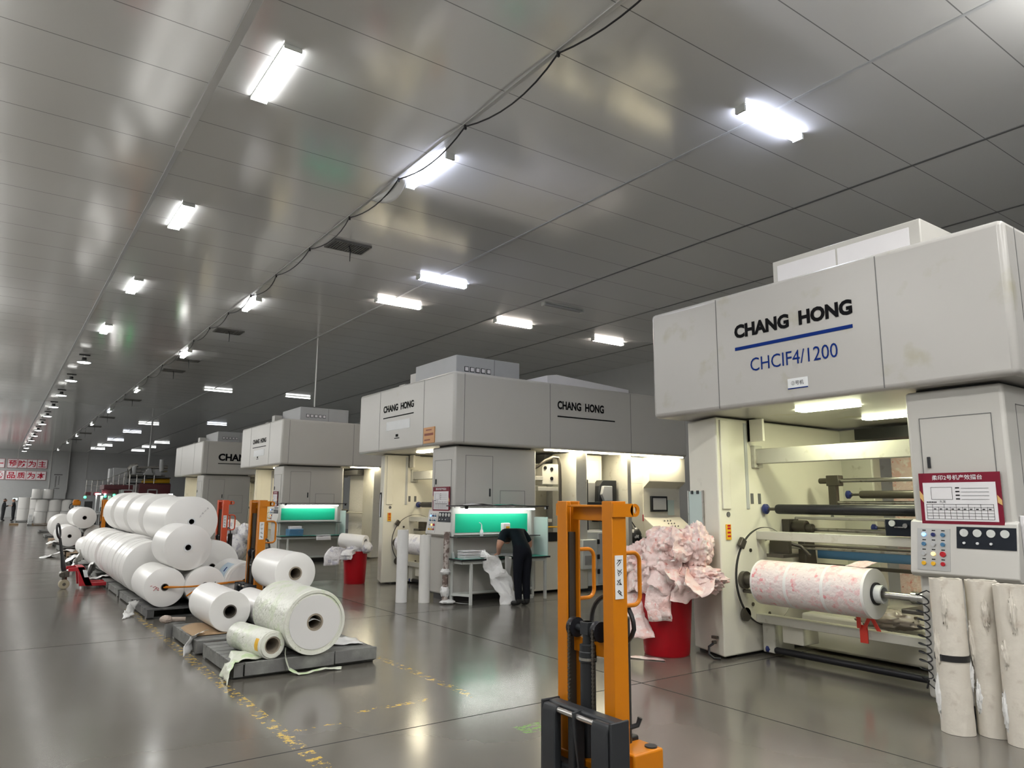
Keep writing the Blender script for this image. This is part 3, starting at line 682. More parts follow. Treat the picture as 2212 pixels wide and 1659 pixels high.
    part(r, 'dark_hood', B(9.0, 9.5, T(3.0), T(5.0), 2.50, 2.64), M_BLACK, smooth=False)
    part(r, 'pedestal', MB().box(7.9, 10.4, T(3.1), T(5.2), 0.03, 0.42), M_CREAM, bevel=0.03)
    # strip lamps on the underside of the header
    gm = G_M2 if k == 2 else G_M3
    lamps = [(6.92, 7.08, 3.84, 4.48), (8.2, 8.34, 3.9, 4.45)]
    for a in lamps:
        part(r, 'strip_lamp', B(a[0], a[1], T(a[2]), T(a[3]), 2.66, 2.678), gm, smooth=False)
    if k in (3, 4):
        for x in (8.5, 9.5, 10.5, 11.4):
            part(r, 'strip_lamp', B(x, x+0.85, T(2.25), T(2.40), 2.66, 2.678), gm, smooth=False)
    return r, T
P2, T2 = press(2.18, 1.0, 'largest and nearest white printing press, holding a pink printed roll', 2)
P3, T3 = press(10.65, 1.047, 'white printing press with a worker bending at the table in front of it', 3)
P4, T4 = press(19.9, 1.047, 'white printing press third from the camera, behind the orange stacker', 4)
P5, T5 = press(29.3, 1.3, 'farthest white printing press, half hidden behind the big stacked rolls', 5)

# ------------------------------------------------------------------ equipment on the right flank of the second press
r = P3
pa = part(r, 'access_column', B(9.57, 10.37, 11.3, 11.85, 0.05, 2.66), M_CREAM, bevel=0.01)
part(pa, 'door_outline', yrect_line(MB(), 11.3, 9.68, 10.30, 0.5, 2.56), M_GREYP, smooth=False)
part(pa, 'column_handle', B(9.76, 9.785, 11.285, 11.3, 1.88, 1.98), M_GREYP, bevel=0.003)
pb = part(r, 'access_column', B(10.76, 11.56, 11.1, 11.7, 0.05, 2.66), M_CREAM, bevel=0.012)
part(pb, 'door_outline', yrect_line(MB(), 11.1, 10.92, 11.40, 0.4, 2.10), M_GREYP, smooth=False)
part(pb, 'red_tag', B(11.34, 11.40, 11.092, 11.1, 1.30, 1.44), M_SLOGAN, smooth=False)
pc = part(r, 'operator_cab', MB().prism([(10.9, 2.14), (10.9, 2.66), (11.6, 2.66), (11.6, 0.05), (11.1, 0.05), (11.1, 0.95), (10.72, 1.10), (10.72, 1.14), (11.08, 1.38), (11.08, 2.0)], 'x', 11.36, 12.5), M_CREAM, bevel=0.008)
# prism on axis x takes (y, z)
sc = part(pc, 'screen_frame', B(11.55, 12.05, 11.03, 11.08, 1.50, 1.83), M_CHAR, bevel=0.008)
part(sc, 'screen', B(11.60, 12.0, 11.024, 11.03, 1.54, 1.79), M_GREYP, smooth=False)
b = MB()
for i in range(3):
    for j in range(3): b.cyl((11.85+j*0.09+i*0.03, 10.95-i*0.08, 1.30-i*0.055), (11.85+j*0.09+i*0.03, 10.935-i*0.08, 1.315-i*0.055), 0.014, n=10)
part(pc, 'console_button', b, M_DTRIM)
part(pc, 'notice', B(12.1, 12.3, 11.07, 11.08, 1.42, 1.75), M_ACRYL, smooth=False)
mc = part(r, 'measuring_column', B(9.50, 9.68, 10.95, 11.15, 0.9, 2.14), M_CHAR, bevel=0.01)
sg = part(mc, 'signal_lamp', MB().cyl((9.58, 11.05, 2.14), (9.58, 11.05, 2.24), 0.012), M_STEEL)
for z0, z1, m in ((2.22, 2.27, M_TOPG), (2.34, 2.39, M_GOLD), (2.39, 2.46, M_REDTAPE), (2.46, 2.52, M_DSTEEL)):
    part(sg, 'lamp_ring', MB().cyl((9.58, 11.05, z0), (9.58, 11.05, z1), 0.035), m)
ar = part(r, 'inking_arm', MB().prism([(9.98, 1.30), (10.02, 2.02), (10.12, 2.14), (10.5, 2.14), (10.5, 1.3)], 'y', 11.0, 11.2), M_CHAR, bevel=0.01)
part(ar, 'silver_cover', MB().prism([(10.03, 1.85), (10.08, 2.02), (10.32, 2.02), (10.32, 1.72), (10.1, 1.72)], 'y', 10.93, 11.0), M_GREYP, bevel=0.01)
part(r, 'grey_guard', MB().prism([(9.7, 1.70), (9.72, 2.08), (10.0, 2.08), (9.98, 1.70)], 'y', 11.1, 11.12), M_PANEL, smooth=False)
part(r, 'cross_tray', B(9.68, 10.5, 10.95, 11.2, 1.64, 1.70), M_CHAR, bevel=0.008)
part(r, 'inner_machine', MB().box(8.3, 9.6, 12.2, 12.4, 0.05, 2.66).box(10.3, 10.8, 12.0, 12.3, 0.05, 2.66), M_BEAM, smooth=False)
bx = part(r, 'bracket_box', B(8.55, 8.95, 11.0, 11.3, 2.02, 2.42), M_CREAM, bevel=0.012)
b = MB()
for x, z in ((8.62, 2.34), (8.78, 2.32), (8.78, 2.14)): b.cyl((x, 11.0, z), (x, 10.985, z), 0.035, n=14)
part(bx, 'bore', b, M_BLACK)
part(r, 'bracket_rail', MB().box(8.45, 8.95, 11.0, 11.1, 1.90, 1.98).box(8.34, 8.56, 10.98, 11.1, 2.10, 2.18), M_BEAM, bevel=0.006)
part(r, 'black_conduit', MB().tube([(8.34, 11.0, 2.32), (8.42, 10.97, 2.36), (8.58, 10.95, 2.47), (8.75, 10.93, 2.55), (8.88, 10.92, 2.54), (8.92, 10.92, 2.40), (8.93, 10.92, 2.1), (8.93, 10.92, 1.25)], 0.03, 10), M_DSTEEL)
part(r, 'yellow_rail', MB().tube([(8.3, 10.95, 1.22), (9.3, 10.95, 1.22)], 0.014).tube([(10.4, 10.95, 1.1), (10.8, 10.95, 1.1)], 0.014).box(8.92, 8.98, 10.93, 10.97, 0.9, 1.24), M_YEL)
part(r, 'lower_deck', MB().box(8.35, 9.3, 11.0, 12.0, 0.05, 0.95).box(8.3, 8.95, 11.2, 11.4, 1.3, 1.36), M_CREAM, bevel=0.01)
part(r, 'ink_tray', MB().box(8.4, 8.9, 10.97, 11.3, 0.95, 1.12), M_BLACK, bevel=0.01)

t = thing('floor_cabinet', 'grey steel cabinet with black hinges between the posts of the near stacker', 'cabinet', (10.0, 11.0, 0))
cb = part(t, 'body', B(9.28, 10.42, 10.80, 11.28, 0.09, 1.12), M_FRAMEW, bevel=0.012)
part(t, 'plinth', B(9.34, 10.40, 10.84, 11.26, 0, 0.09), M_BLACK, smooth=False)
dd = part(t, 'door', B(9.78, 10.40, 10.785, 10.80, 0.12, 1.09), M_GREYP, bevel=0.006)
for z in (0.36, 0.64, 0.93): part(dd, 'hinge', B(9.745, 9.80, 10.765, 10.785, z-0.045, z+0.045), M_BLACK, bevel=0.004)
part(t, 'side_box', B(9.30, 9.66, 10.70, 10.80, 0.42, 0.98), M_FRAMEW, bevel=0.015)
b = B(9.35, 9.60, 10.69, 10.70, 0.50, 0.68)
part(t, 'screen_plate', b, M_PANEL, bevel=0.004)
solo('paper_pad', B(9.45, 9.95, 10.85, 11.1, 1.12, 1.145), M_PAPER, 'white paper pad lying on the grey floor cabinet', 'paper', (9.7, 11.0, 1.12))

def crumple(mb, c, r, seed, amp=0.22, fr=2.0, n=56):
    sv = Vector((seed*3.17, seed*1.93, seed*5.1))
    def fn(p):
        q = p*fr+sv
        w = Vector((noise.noise(q*1.3), noise.noise(q*1.3+Vector((5, 2, 9))), noise.noise(q*1.3+Vector((1, 8, 3)))))*0.55
        d1 = noise.voronoi(q*0.6+w)[0]; d2 = noise.voronoi(q*1.15+w*1.5)[0]; d3 = noise.voronoi(q*2.6+w*2)[0]
        a = 0.55-d1[0]; b = 0.5-d2[0]; e = min(0.35, d2[1]-d2[0]); g = 0.45-d3[0]
        return 1+amp*(0.8*a+0.7*b+0.6*e+0.28*g-0.1)
    return mb.ball(c, r[0], r[1], r[2], n, fn)
def drape(mb, path, wv, seed=1, amp=0.02, nu=8, fr=4.0):
    path = [Vector(p) for p in path]; wv = Vector(wv); m = len(path)-1; sub = 5
    def fn(u, v):
        k = min(m-1, int(v*m)); f = v*m-k
        p = path[k].lerp(path[k+1], f)+wv*(u-0.5)
        q = p*fr+Vector((seed*2.1, seed, seed*0.7))
        return p+Vector((noise.noise(q), noise.noise(q+Vector((9, 0, 0))), noise.noise(q+Vector((0, 7, 0)))))*amp+Vector((noise.noise(q*2.9), noise.noise(q*2.9+Vector((4, 0, 0))), noise.noise(q*2.9+Vector((0, 3, 0)))))*amp*0.38
    return mb.grid(fn, nu, m*sub)

t = thing('black_bag', 'black bag with a white print hanging beside the pink film heap', 'bag', (11.0, 11.0, 0.78))
part(t, 'body', crumple(MB(), (11.0, 10.99, 0.98), (0.16, 0.115, 0.19), 3, 0.12, n=32), mat('black_white_print', (0.02, 0.02, 0.02), 0.4, dirt=((0.6, 0.6, 0.6), 0.56, 0.6, 9)))
part(t, 'strap', MB().tube([(10.93, 11.0, 1.12), (11.0, 11.09, 1.30), (11.07, 11.0, 1.12)], 0.012), M_BLACK)

# ------------------------------------------------------------------ posters, clipboards
def poster(T, label, title, y0=2.43, y1=3.05):
    t = thing('score_poster', label, 'poster', (6.47, T(2.74), 1.52))
    ya, yb = T(y1), T(y0); X = 6.466
    part(t, 'sheet', B(X, X+0.012, yb, ya, 1.525, 1.945), M_MAROON, smooth=False)
    part(t, 'white_field', B(X-0.002, X, yb+0.035, ya-0.03, 1.55, 1.865), M_PAPER, smooth=False)
    part(t, 'gold_corner', MB().prism([(yb, 1.72), (yb+0.03, 1.76), (yb+0.03, 1.70), (yb, 1.68)], 'x', X-0.003, X).prism([(ya-0.028, 1.76), (ya, 1.80), (ya, 1.74), (ya-0.028, 1.70)], 'x', X-0.003, X), M_GOLD, smooth=False)
    word(t, 'title_lettering', title, M_PAPER, (X-0.003, ya-0.11*1.0, 1.885), (ya-yb)*0.62, 0.042, bold=0.012)
    W = ya-yb; b = MB(); x0, x1 = X-0.004, X-0.002
    for k in range(4):
        z = 1.815-k*0.03; b.box(x0, x1, ya-0.86*W, ya-0.53*W, z, z+0.002)
        b.box(x0, x1, ya-0.51*W, ya-0.46*W, z, z+0.010)
    for k in range(6):
        z = 1.565+k*0.024; b.box(x0, x1, ya-0.9*W, ya-0.08*W, z, z+0.002)
    for k in range(12):
        y = ya-0.08*W-k*0.0745*W; b.box(x0, x1, y-0.001, y+0.001, 1.565, 1.687 if k in (0, 1, 11) or k % 2 else 1.665)
    for a in ((0.15, 0.42, 1.725, 1.727), (0.15, 0.42, 1.825, 1.827), (0.15, 0.153, 1.725, 1.827), (0.417, 0.42, 1.725, 1.827)):
        b.box(x0, x1, ya-a[1]*W, ya-a[0]*W, a[2], a[3])
    for k in range(6): b.box(x0, x1, ya-(0.10+k*0.022)*W, ya-(0.085+k*0.022)*W, 1.698, 1.708)
    for k in range(10): b.box(x0, x1, ya-(0.20+k*0.0745)*W, ya-(0.17+k*0.0745)*W, 1.643, 1.651)
    part(t, 'form_print', b, M_INK, smooth=False)
    word(t, 'handwriting', '九天', M_INK, (X-0.004, ya-0.25*W, 1.695), 0.05*W/0.62, 0.024)
    return t
poster(T2, 'maroon and white score poster with a form and table on the nearest press tower', '柔印2号机产效擂台')
poster(T3, 'small maroon and white poster on the tower of the second press', '柔印3号机产效擂台', 2.46, 3.02)
poster(T4, 'distant maroon poster on the third press, above the orange stacker', '柔印4号机产效擂台', 2.6, 3.0)

def pillar_board(T, label, ya, yb, z0, z1, m, mm):
    def px(y): return 6.64+0.22*(y-5.32)/0.6
    t = thing('notice_board', label, 'notice board', (px(ya), T(ya), z0))
    nx, ny = -0.938, 0.344
    def P(y, d): return (px(y)+nx*d, T(y)+ny*d)
    part(t, 'sheet', MB().prism([P(ya, 0.004), P(ya, 0.014), P(yb, 0.014), P(yb, 0.004)], 'z', z0, z1), m, smooth=False)
    b = MB()
    for y in (ya, yb): b.prism([P(y-0.012, 0.002), P(y-0.012, 0.02), P(y+0.012, 0.02), P(y+0.012, 0.002)], 'z', z0-0.01, z1+0.01)
    part(t, 'edge_rail', b, mm, smooth=False)
    b = MB()
    for y in (ya*0.7+yb*0.3, ya*0.3+yb*0.7): b.prism([P(y-0.02, 0.014), P(y-0.02, 0.026), P(y+0.02, 0.026), P(y+0.02, 0.014)], 'z', z1-0.03, z1+0.01)
    part(t, 'clip', b, M_CHAR, smooth=False)
    return t
pillar_board(T2, 'clear acrylic notice holder on the pillar above the pink film heap', 5.62, 5.93, 1.22, 1.82, M_ACRYL, M_STEEL)
pillar_board(T3, 'white clipboard hanging on the pillar above the far red bin', 5.62, 5.82, 1.36, 1.86, M_PAPER, M_CHAR)
pillar_board(T4, 'small white clipboard on the pillar of the third press', 5.62, 5.82, 1.36, 1.86, M_PAPER, M_CHAR)
t = thing('clipboard', 'bright clipboard with papers at the right edge beside the gauges', 'clipboard', (6.75, 2.33, 1.2))
part(t, 'papers', B(6.55, 6.80, 2.325, 2.352, 1.18, 1.60), M_PAPER, bevel=0.004)
part(t, 'back_sheet', B(6.56, 6.82, 2.345, 2.358, 1.06, 1.58), M_STICK, smooth=False)
part(t, 'clip', MB().box(6.60, 6.74, 2.312, 2.332, 1.585, 1.625).tube([(6.63, 2.31, 1.62), (6.67, 2.30, 1.65), (6.71, 2.31, 1.62)], 0.006), M_BLACK)

# ------------------------------------------------------------------ rolls mounted in the presses
t = thing('mounted_roll', 'pink printed film roll clamped on the shaft of the nearest press', 'film roll', (6.95, 4.38, 0.84))
for ya, yb in ((3.79, 4.17), (4.20, 4.58), (4.61, 4.99)):
    part(t, 'printed_band', MB().ring((6.95, ya, 0.84), (6.95, yb, 0.84), 0.235, 0.085, 64), M_PINKR)
for y in (4.185, 4.595, 3.778, 4.995):
    part(t, 'white_edge', MB().ring((6.95, y-0.016, 0.84), (6.95, y+0.016, 0.84), 0.237 if abs(y-4.39) < 0.3 else 0.234, 0.085, 64), M_FILM)
part(t, 'loose_tail', drape(MB(), [(6.93, 3.95, 1.076), (6.96, 3.9, 1.10), (6.99, 3.84, 1.13)], (0.06, 0.22, 0), 4, 0.02), M_PINKF, solid=0.002)
part(t, 'core', MB().ring((6.95, 3.68, 0.84), (6.95, 5.0, 0.84), 0.085, 0.068, 40), M_STICK)
part(t, 'collar', MB().ring((6.95, 3.745, 0.84), (6.95, 3.765, 0.84), 0.105, 0.084, 40), M_RUB)
t = thing('mounted_roll', 'white film roll on the shaft of the second press behind two tubes', 'film roll', (6.95, T3(4.38), 0.84))
part(t, 'wound_film', MB().ring((6.95, T3(3.79), 0.84), (6.95, T3(4.99), 0.84), 0.2, 0.085, 64), M_GREYF)
part(t, 'core', MB().ring((6.95, T3(3.7), 0.84), (6.95, T3(5.0), 0.84), 0.085, 0.068, 32), M_CARD)
t = thing('red_ribbon', 'bright red ribbon knotted over the lower beam under the pink roll', 'ribbon', (7.15, 4.0, 0.4))
part(t, 'band', MB().box(7.148, 7.158, 3.98, 4.06, 0.33, 0.50).prism([(3.98, 0.47), (4.02, 0.46), (3.94, 0.62), (3.90, 0.62)], 'x', 7.12, 7.13).prism([(3.94, 0.62), (3.90, 0.62), (3.82, 0.47), (3.86, 0.47)], 'x', 7.10, 7.11).box(7.12, 7.13, 4.03, 4.07, 0.47, 0.63), M_REDTAPE, smooth=False)
# coiled air hose on the near tower
t = thing('coiled_hose', 'black coiled air hose hanging beside the near press tower', 'hose', (6.46, 3.10, 0.2))
pts = [(6.48, 3.03, 0.95), (6.46, 3.06, 0.97), (6.45, 3.10, 0.95)]
for k in range(12*10+1):
    a = 2*pi*k/12; f = k/120; pts.append((6.46-0.03*cos(a), 3.10+0.015*f+0.042*sin(a+0.6), 0.93-0.66*f+0.02*sin(a)))
pts += [(6.46, 3.10, 0.22), (6.45, 3.05, 0.19), (6.46, 3.02, 0.21)]
part(t, 'coil', MB().tube(pts, 0.0055, 6), M_RUB)
part(t, 'valve_block', B(6.455, 6.50, 3.005, 3.035, 0.80, 0.94), M_GOLD, bevel=0.004)
part(t, 'nozzle', MB().cyl((6.46, 3.06, 0.26), (6.45, 3.0, 0.24), 0.012).cyl((6.46, 3.10, 0.25), (6.46, 3.12, 0.18), 0.008), M_BLACK)
t = thing('floor_cable', 'black cable stub leaving the foot of the near press pillar', 'cable', (6.6, 5.4, 0))
part(t, 'lead', MB().tube([(6.62, 5.45, 0.16), (6.57, 5.47, 0.13), (6.54, 5.45, 0.06), (6.56, 5.40, 0.02), (6.62, 5.36, 0.015)], 0.014), M_RUB)
part(t, 'socket', MB().cyl((6.66, 5.45, 0.17), (6.62, 5.46, 0.17), 0.02).box(6.625, 6.66, 5.41, 5.48, 0.21, 0.24), M_DSTEEL)

# ------------------------------------------------------------------ upright cardboard cores
def core_tube(x, y, r, h, label, seed, m, band=None, rag=True, group=None):
    t = thing('core_tube', label, 'cardboard tube', (x, y, 0), group)
    random.seed(seed)
    mb = MB(); prof = []
    def rad(a, z): return r*(1+0.035*noise.noise(Vector((cos(a)*1.5+seed, sin(a)*1.5, z*2.5)))+0.02*noise.noise(Vector((cos(a)*4+seed, sin(a)*4, z*9))))
    n, mz = 40, 34; vs = []
    for j in range(mz+1):
        z = h*j/mz+0.002
        for i in range(n):
            a = 2*pi*i/n; rr = rad(a, z); zz = z+(0.012*noise.noise(Vector((cos(a)*3, sin(a)*3, seed))) if j == mz else 0)
            vs.append((x+rr*cos(a), y+rr*sin(a), zz))
    for i in range(n):
        a = 2*pi*i/n; vs.append((x+r*0.84*cos(a), y+r*0.84*sin(a), h))
    for i in range(n):
        a = 2*pi*i/n; vs.append((x+r*0.84*cos(a), y+r*0.84*sin(a), 0.002))
    L = mz+3
    fs = [(j*n+i, j*n+(i+1) % n, (j+1)*n+(i+1) % n, (j+1)*n+i) for j in range(L-1) for i in range(n)]
    fs += [((L-1)*n+i, (L-1)*n+(i+1) % n, (i+1) % n, i) for i in range(n)]
    mb.add(vs, fs); part(t, 'tube', mb, m, sharp=50)
    if band: part(t, 'black_band', MB().ring((x, y, band), (x, y, band+0.045), r*1.06, r*0.99), M_BLACK)
    if rag:
        for k in range(4):
            a = (2.5, 2.75, 4.9, 3.6)[k]+random.uniform(-0.25, 0.25); z = (0.2, 0.55, 0.35, 0.78)[k]*h+random.uniform(-0.06, 0.06)
            b = MB()
            crumple(b, (x+cos(a)*r*0.96, y+sin(a)*r*0.96, z), (0.024, 0.024, random.uniform(0.10, 0.17)), seed*7+k, 0.6, 2.6, 40)
            part(t, 'torn_wrap', b, m if k % 2 else M_CREASE, sharp=60)
    return t
M_TUBEW = mat('worn_white_tube', (0.62, 0.58, 0.51), 0.6, var=0.08, scale=6, bump=0.35, bscale=12, dirt=((0.42, 0.36, 0.30), 0.6, 0.75, 7))
core_tube(6.065, 2.725, 0.112, 1.115, 'worn white core tube with a black tape band, standing by the near tower', 1, M_TUBEW, band=0.52, group='tubes standing by the near tower')
core_tube(6.215, 2.54, 0.108, 1.11, 'middle worn core tube of three, with a large torn flap of film', 2, M_TUBEW, group='tubes standing by the near tower')
core_tube(6.15, 2.315, 0.112, 1.10, 'worn core tube at the right picture edge with a greyish taped patch', 3, M_TUBEW, band=None, group='tubes standing by the near tower')
M_TUBEN = mat('clean_white_tube', (0.74, 0.73, 0.70), 0.45)
core_tube(5.80, 11.35, 0.095, 1.2, 'tall film-wrapped tube with a black mouth, standing before the second press', 4, M_CREASE, rag=False)
core_tube(6.10, 11.10, 0.095, 1.12, 'smooth clean white tube standing before the second press console', 5, M_TUBEN, rag=False)
t = thing('shredded_tube', 'thin frayed tube with brown patches leaning by the white worktable', 'cardboard tube', (6.33, 10.80, 0))
b = MB(); pts = []
part(t, 'tube', MB().tube([(6.33, 10.80, 0.0), (6.33, 10.80, 0.4), (6.34, 10.80, 0.8), (6.35, 10.81, 1.18)], 0.05, 14), mat('frayed_tube', (0.42, 0.37, 0.34), 0.7, bump=0.6, bscale=22, dirt=((0.14, 0.10, 0.085), 0.46, 0.54, 14)))
b = MB()
crumple(b, (6.33, 10.80, 0.52), (0.085, 0.085, 0.06), 8, 0.3, n=24); crumple(b, (6.33, 10.80, 0.2), (0.08, 0.08, 0.1), 9, 0.3, n=24); crumple(b, (6.36, 10.76, 0.035), (0.14, 0.12, 0.035), 10, 0.3, n=24)
drape(b, [(6.42, 10.72, 0.85), (6.43, 10.7, 0.75), (6.42, 10.7, 0.62)], (0.07, 0.05, 0), 3, 0.02)
drape(b, [(6.4, 10.66, 0.03), (6.5, 10.55, 0.02), (6.62, 10.47, 0.01)], (0.03, 0.04, 0), 3, 0.01)
part(t, 'torn_wrap', b, M_CREASE)

# ------------------------------------------------------------------ red bins with waste film
def bin_thing(x, y, r0, r1, h, label, m=M_RED):
    t = thing('waste_bin', label, 'bin', (x, y, 0))
    part(t, 'body', MB().lathe([(r0*0.96, 0.0), (r0, 0.015), (r1, h-0.03), (r1-0.012, h-0.03), (r0-0.012, 0.03)], (x, y, 0), 40), m)
    part(t, 'rim', MB().ring((x, y, h-0.035), (x, y, h), r1+0.012, r1-0.014, 40), m)
    return t
bin_thing(6.40, 5.93, 0.255, 0.30, 0.70, 'red plastic bin under a huge heap of pink film')
t = thing('pink_film_heap', 'big crumpled heap of pink printed film spilling over a red bin', 'film heap', (6.40, 5.95, 0.6))
b = MB()
crumple(b, (6.42, 6.0, 0.92), (0.33, 0.42, 0.34), 1, 0.36, 2.2, 110)
crumple(b, (6.36, 6.22, 0.98), (0.24, 0.28, 0.24), 12, 0.38, 2.4, 90)
crumple(b, (6.42, 5.80, 1.20), (0.24, 0.30, 0.20), 2, 0.38, 2.2, 96)
part(t, 'bunched_film', b, M_PINKF, sharp=60)
b = MB()
crumple(b, (6.47, 5.53, 1.20), (0.15, 0.20, 0.24), 3, 0.36, 2.2, 90)
crumple(b, (6.42, 5.48, 0.86), (0.20, 0.34, 0.14), 5, 0.45, 2.0, 96)
part(t, 'twisted_film', b, M_PINKF, sharp=60)
b = MB()
for k in range(7):
    o = 0.016*k
    drape(b, [(6.36, 6.02, 0.80-o*0.3), (6.20, 6.14, 0.74-o*0.3), (6.08-o*0.2, 6.18-o*0.3, 0.58-o), (6.02-o*0.3, 6.12-o*0.6, 0.40-o), (6.03-o*0.3, 6.04-o*0.9, 0.22-0.2*o)], (0.16, -0.30, 0.04), 1+0.06*k, 0.05)
part(t, 'folded_sheet', b, M_PINKF, solid=0.003, sharp=60)
b = MB()
for k in range(4):
    o = 0.018*k
    drape(b, [(6.30, 5.80, 0.86-o*0.3), (6.14, 5.76, 0.80-o*0.3), (6.08-o*0.2, 5.74, 0.62-o), (6.08-o*0.2, 5.72, 0.46-o)], (0.10, -0.24, -0.02), 7+0.07*k, 0.05)
part(t, 'hanging_fold', b, M_PINKF, solid=0.003, sharp=60); b = MB()
drape(b, [(6.2, 6.3, 0.75), (6.06, 6.38, 0.68), (6.0, 6.36, 0.52), (6.03, 6.28, 0.45)], (0.2, -0.15, 0.08), 11, 0.06)
part(t, 'loose_sheet', b, M_PINKF, solid=0.003, sharp=60); b = MB()
drape(b, [(6.25, 5.5, 0.98), (6.16, 5.4, 0.90), (6.2, 5.25, 0.80), (6.28, 5.15, 0.84)], (0.18, 0.16, 0.1), 14, 0.07)
part(t, 'loose_sheet', b, M_PINKF, solid=0.003, sharp=60)
random.seed(21)
for k, (px_, py_, pz_, a, ln, wd) in enumerate(((6.30, 6.15, 1.22, 2.6, 0.5, 0.34), (6.28, 5.9, 1.35, 3.3, 0.5, 0.32), (6.34, 5.62, 1.40, 4.0, 0.5, 0.26), (6.22, 6.35, 1.02, 2.2, 0.45, 0.3), (6.2, 6.05, 1.05, 3.0, 0.5, 0.4), (6.24, 5.75, 1.08, 3.7, 0.45, 0.34), (6.26, 5.55, 0.98, 4.2, 0.45, 0.3))):
    d = Vector((cos(a), sin(a), 0)); wv = Vector((-sin(a), cos(a), 0))*wd; p = Vector((px_, py_, pz_))
    b = MB(); drape(b, [p-d*0.12+Vector((0, 0, 0.02)), p, p+d*0.07-Vector((0, 0, 0.07)), p+d*0.11-Vector((0, 0, 0.2)), p+d*0.13-Vector((0, 0, ln*0.75))], wv, 40+k, 0.085, 20, 6.5)
    part(t, 'loose_sheet', b, M_PINKF, solid=0.003, sharp=60)

bin_thing(6.30, 14.47, 0.215, 0.245, 0.66, 'red plastic bin with white film waste beside the second press pillar')
t = thing('grey_film_heap', 'white and grey film waste with a short tube on the far red bin', 'film heap', (6.28, 14.5, 0.6))
b = MB(); crumple(b, (6.32, 14.5, 0.74), (0.22, 0.30, 0.14), 21, 0.25, 2.2, 44); crumple(b, (6.42, 14.2, 0.74), (0.12, 0.16, 0.12), 22, 0.25, n=36)
part(t, 'bunched_film', b, M_GREYF, sharp=60)
b = MB()
for k in range(5):
    o = 0.02*k
    drape(b, [(6.25, 14.6, 0.72-o*0.4), (6.1, 14.8, 0.72-o*0.4), (5.98, 14.92, 0.60-o), (5.97, 14.92, 0.45-o)], (0.22, -0.30, 0), 31+0.07*k, 0.05)
    drape(b, [(6.2, 14.4, 0.72-o*0.4), (6.05, 14.33, 0.68-o), (6.0, 14.3, 0.58-o)], (0.12, -0.26, 0), 35+0.07*k, 0.04)
part(t, 'folded_sheet', b, M_GREYF, solid=0.003, sharp=60)
rl = part(t, 'tube', MB().ring((6.40, 14.20, 0.84), (6.06, 14.66, 0.88), 0.145, 0.075, 36), M_FILM)
t = thing('bagged_waste', 'pile of grey crumpled film behind the red stacker', 'film heap', (5.75, 22.0, 0))
b = MB(); crumple(b, (5.8, 21.9, 0.35), (0.35, 0.5, 0.4), 41, 0.2, 2, 40); crumple(b, (5.72, 22.3, 0.85), (0.35, 0.6, 0.28), 42, 0.28, 2, 44); crumple(b, (6.0, 21.7, 0.75), (0.2, 0.3, 0.3), 43, 0.28, 2, 36)
part(t, 'bunched_film', b, M_GREYF, sharp=60)

# ------------------------------------------------------------------ worktables with light hutches
def worktable(oy, label):
    t = thing('worktable', label, 'worktable', (7.3, 10.6+oy, 0))
    Y = lambda y: y+oy
    part(t, 'table_top', B(6.38, 8.22, Y(10.36), Y(10.83), 0.725, 0.742), M_TOPG, bevel=0.003)
    part(t, 'top_edge', MB().box(6.37, 8.23, Y(10.35), Y(10.36), 0.715, 0.742).box(6.37, 6.38, Y(10.36), Y(10.83), 0.715, 0.742), M_BLACK, smooth=False)
    for x, y in ((6.60, 10.42), (8.16, 10.42), (6.44, 10.79), (8.16, 10.79)):
        part(t, 'leg', B(x-0.022, x+0.022, Y(y)-0.022, Y(y)+0.022, 0.0, 0.725), M_FRAMEW, bevel=0.003)
    part(t, 'apron', MB().box(6.42, 8.18, Y(10.40), Y(10.43), 0.66, 0.725).box(6.42, 8.18, Y(10.78), Y(10.81), 0.66, 0.725).box(6.42, 6.46, Y(10.4), Y(10.8), 0.66, 0.725), M_FRAMEW, smooth=False)
    part(t, 'foot_rail', MB().prism([(6.42, Y(10.77)), (6.45, Y(10.80)), (6.63, Y(10.44)), (6.59, Y(10.42))], 'z', 0.13, 0.17).box(6.46, 8.16, Y(10.77), Y(10.80), 0.13, 0.17), M_FRAMEW, smooth=False)
    for x in (6.42, 8.08):
        part(t, 'hutch_post', B(x, x+0.04, Y(10.77), Y(10.81), 0.742, 1.60), M_FRAMEW, bevel=0.003)
    part(t, 'hutch_shelf', MB().box(6.40, 8.16, Y(10.55), Y(10.81), 1.085, 1.10), M_BLACK, bevel=0.002)
    part(t, 'hutch_roof', MB().box(6.34, 8.24, Y(10.40), Y(10.83), 1.605, 1.625), M_BLACK, bevel=0.002)
    part(t, 'roof_foot', MB().box(6.48, 6.52, Y(10.41), Y(10.46), 1.56, 1.605).box(8.18, 8.22, Y(10.41), Y(10.46), 1.56, 1.605), M_BLACK, smooth=False)
    gb = part(t, 'back_board', B(6.46, 8.08, Y(10.795), Y(10.81), 1.12, 1.58), M_FRAMEW, smooth=False)
    part(gb, 'green_field', B(6.50, 8.04, Y(10.79), Y(10.795), 1.16, 1.48), M_GREENB, smooth=False)
    part(t, 'lamp_tray', B(6.50, 8.10, Y(10.55), Y(10.63), 1.58, 1.60), M_FRAMEW, smooth=False)
    part(t, 'desk_tube', MB().cyl((6.55, Y(10.59), 1.562), (8.05, Y(10.59), 1.562), 0.014, n=12), G_DESK)
    part(t, 'side_shield', B(8.22, 8.235, Y(10.42), Y(10.83), 0.742, 1.42), M_ACRYL, smooth=False)
    return t
wt = worktable(0, 'white worktable with a lit green board where the worker bends')
dup(wt, (7.3, 10.6+9.25, 0), 'white worktable with a bright green board behind the orange stacker')
t = thing('paper_stack', 'uneven stack of white paper on the left of the near worktable', 'paper', (6.62, 10.55, 0.742))
random.seed(9)
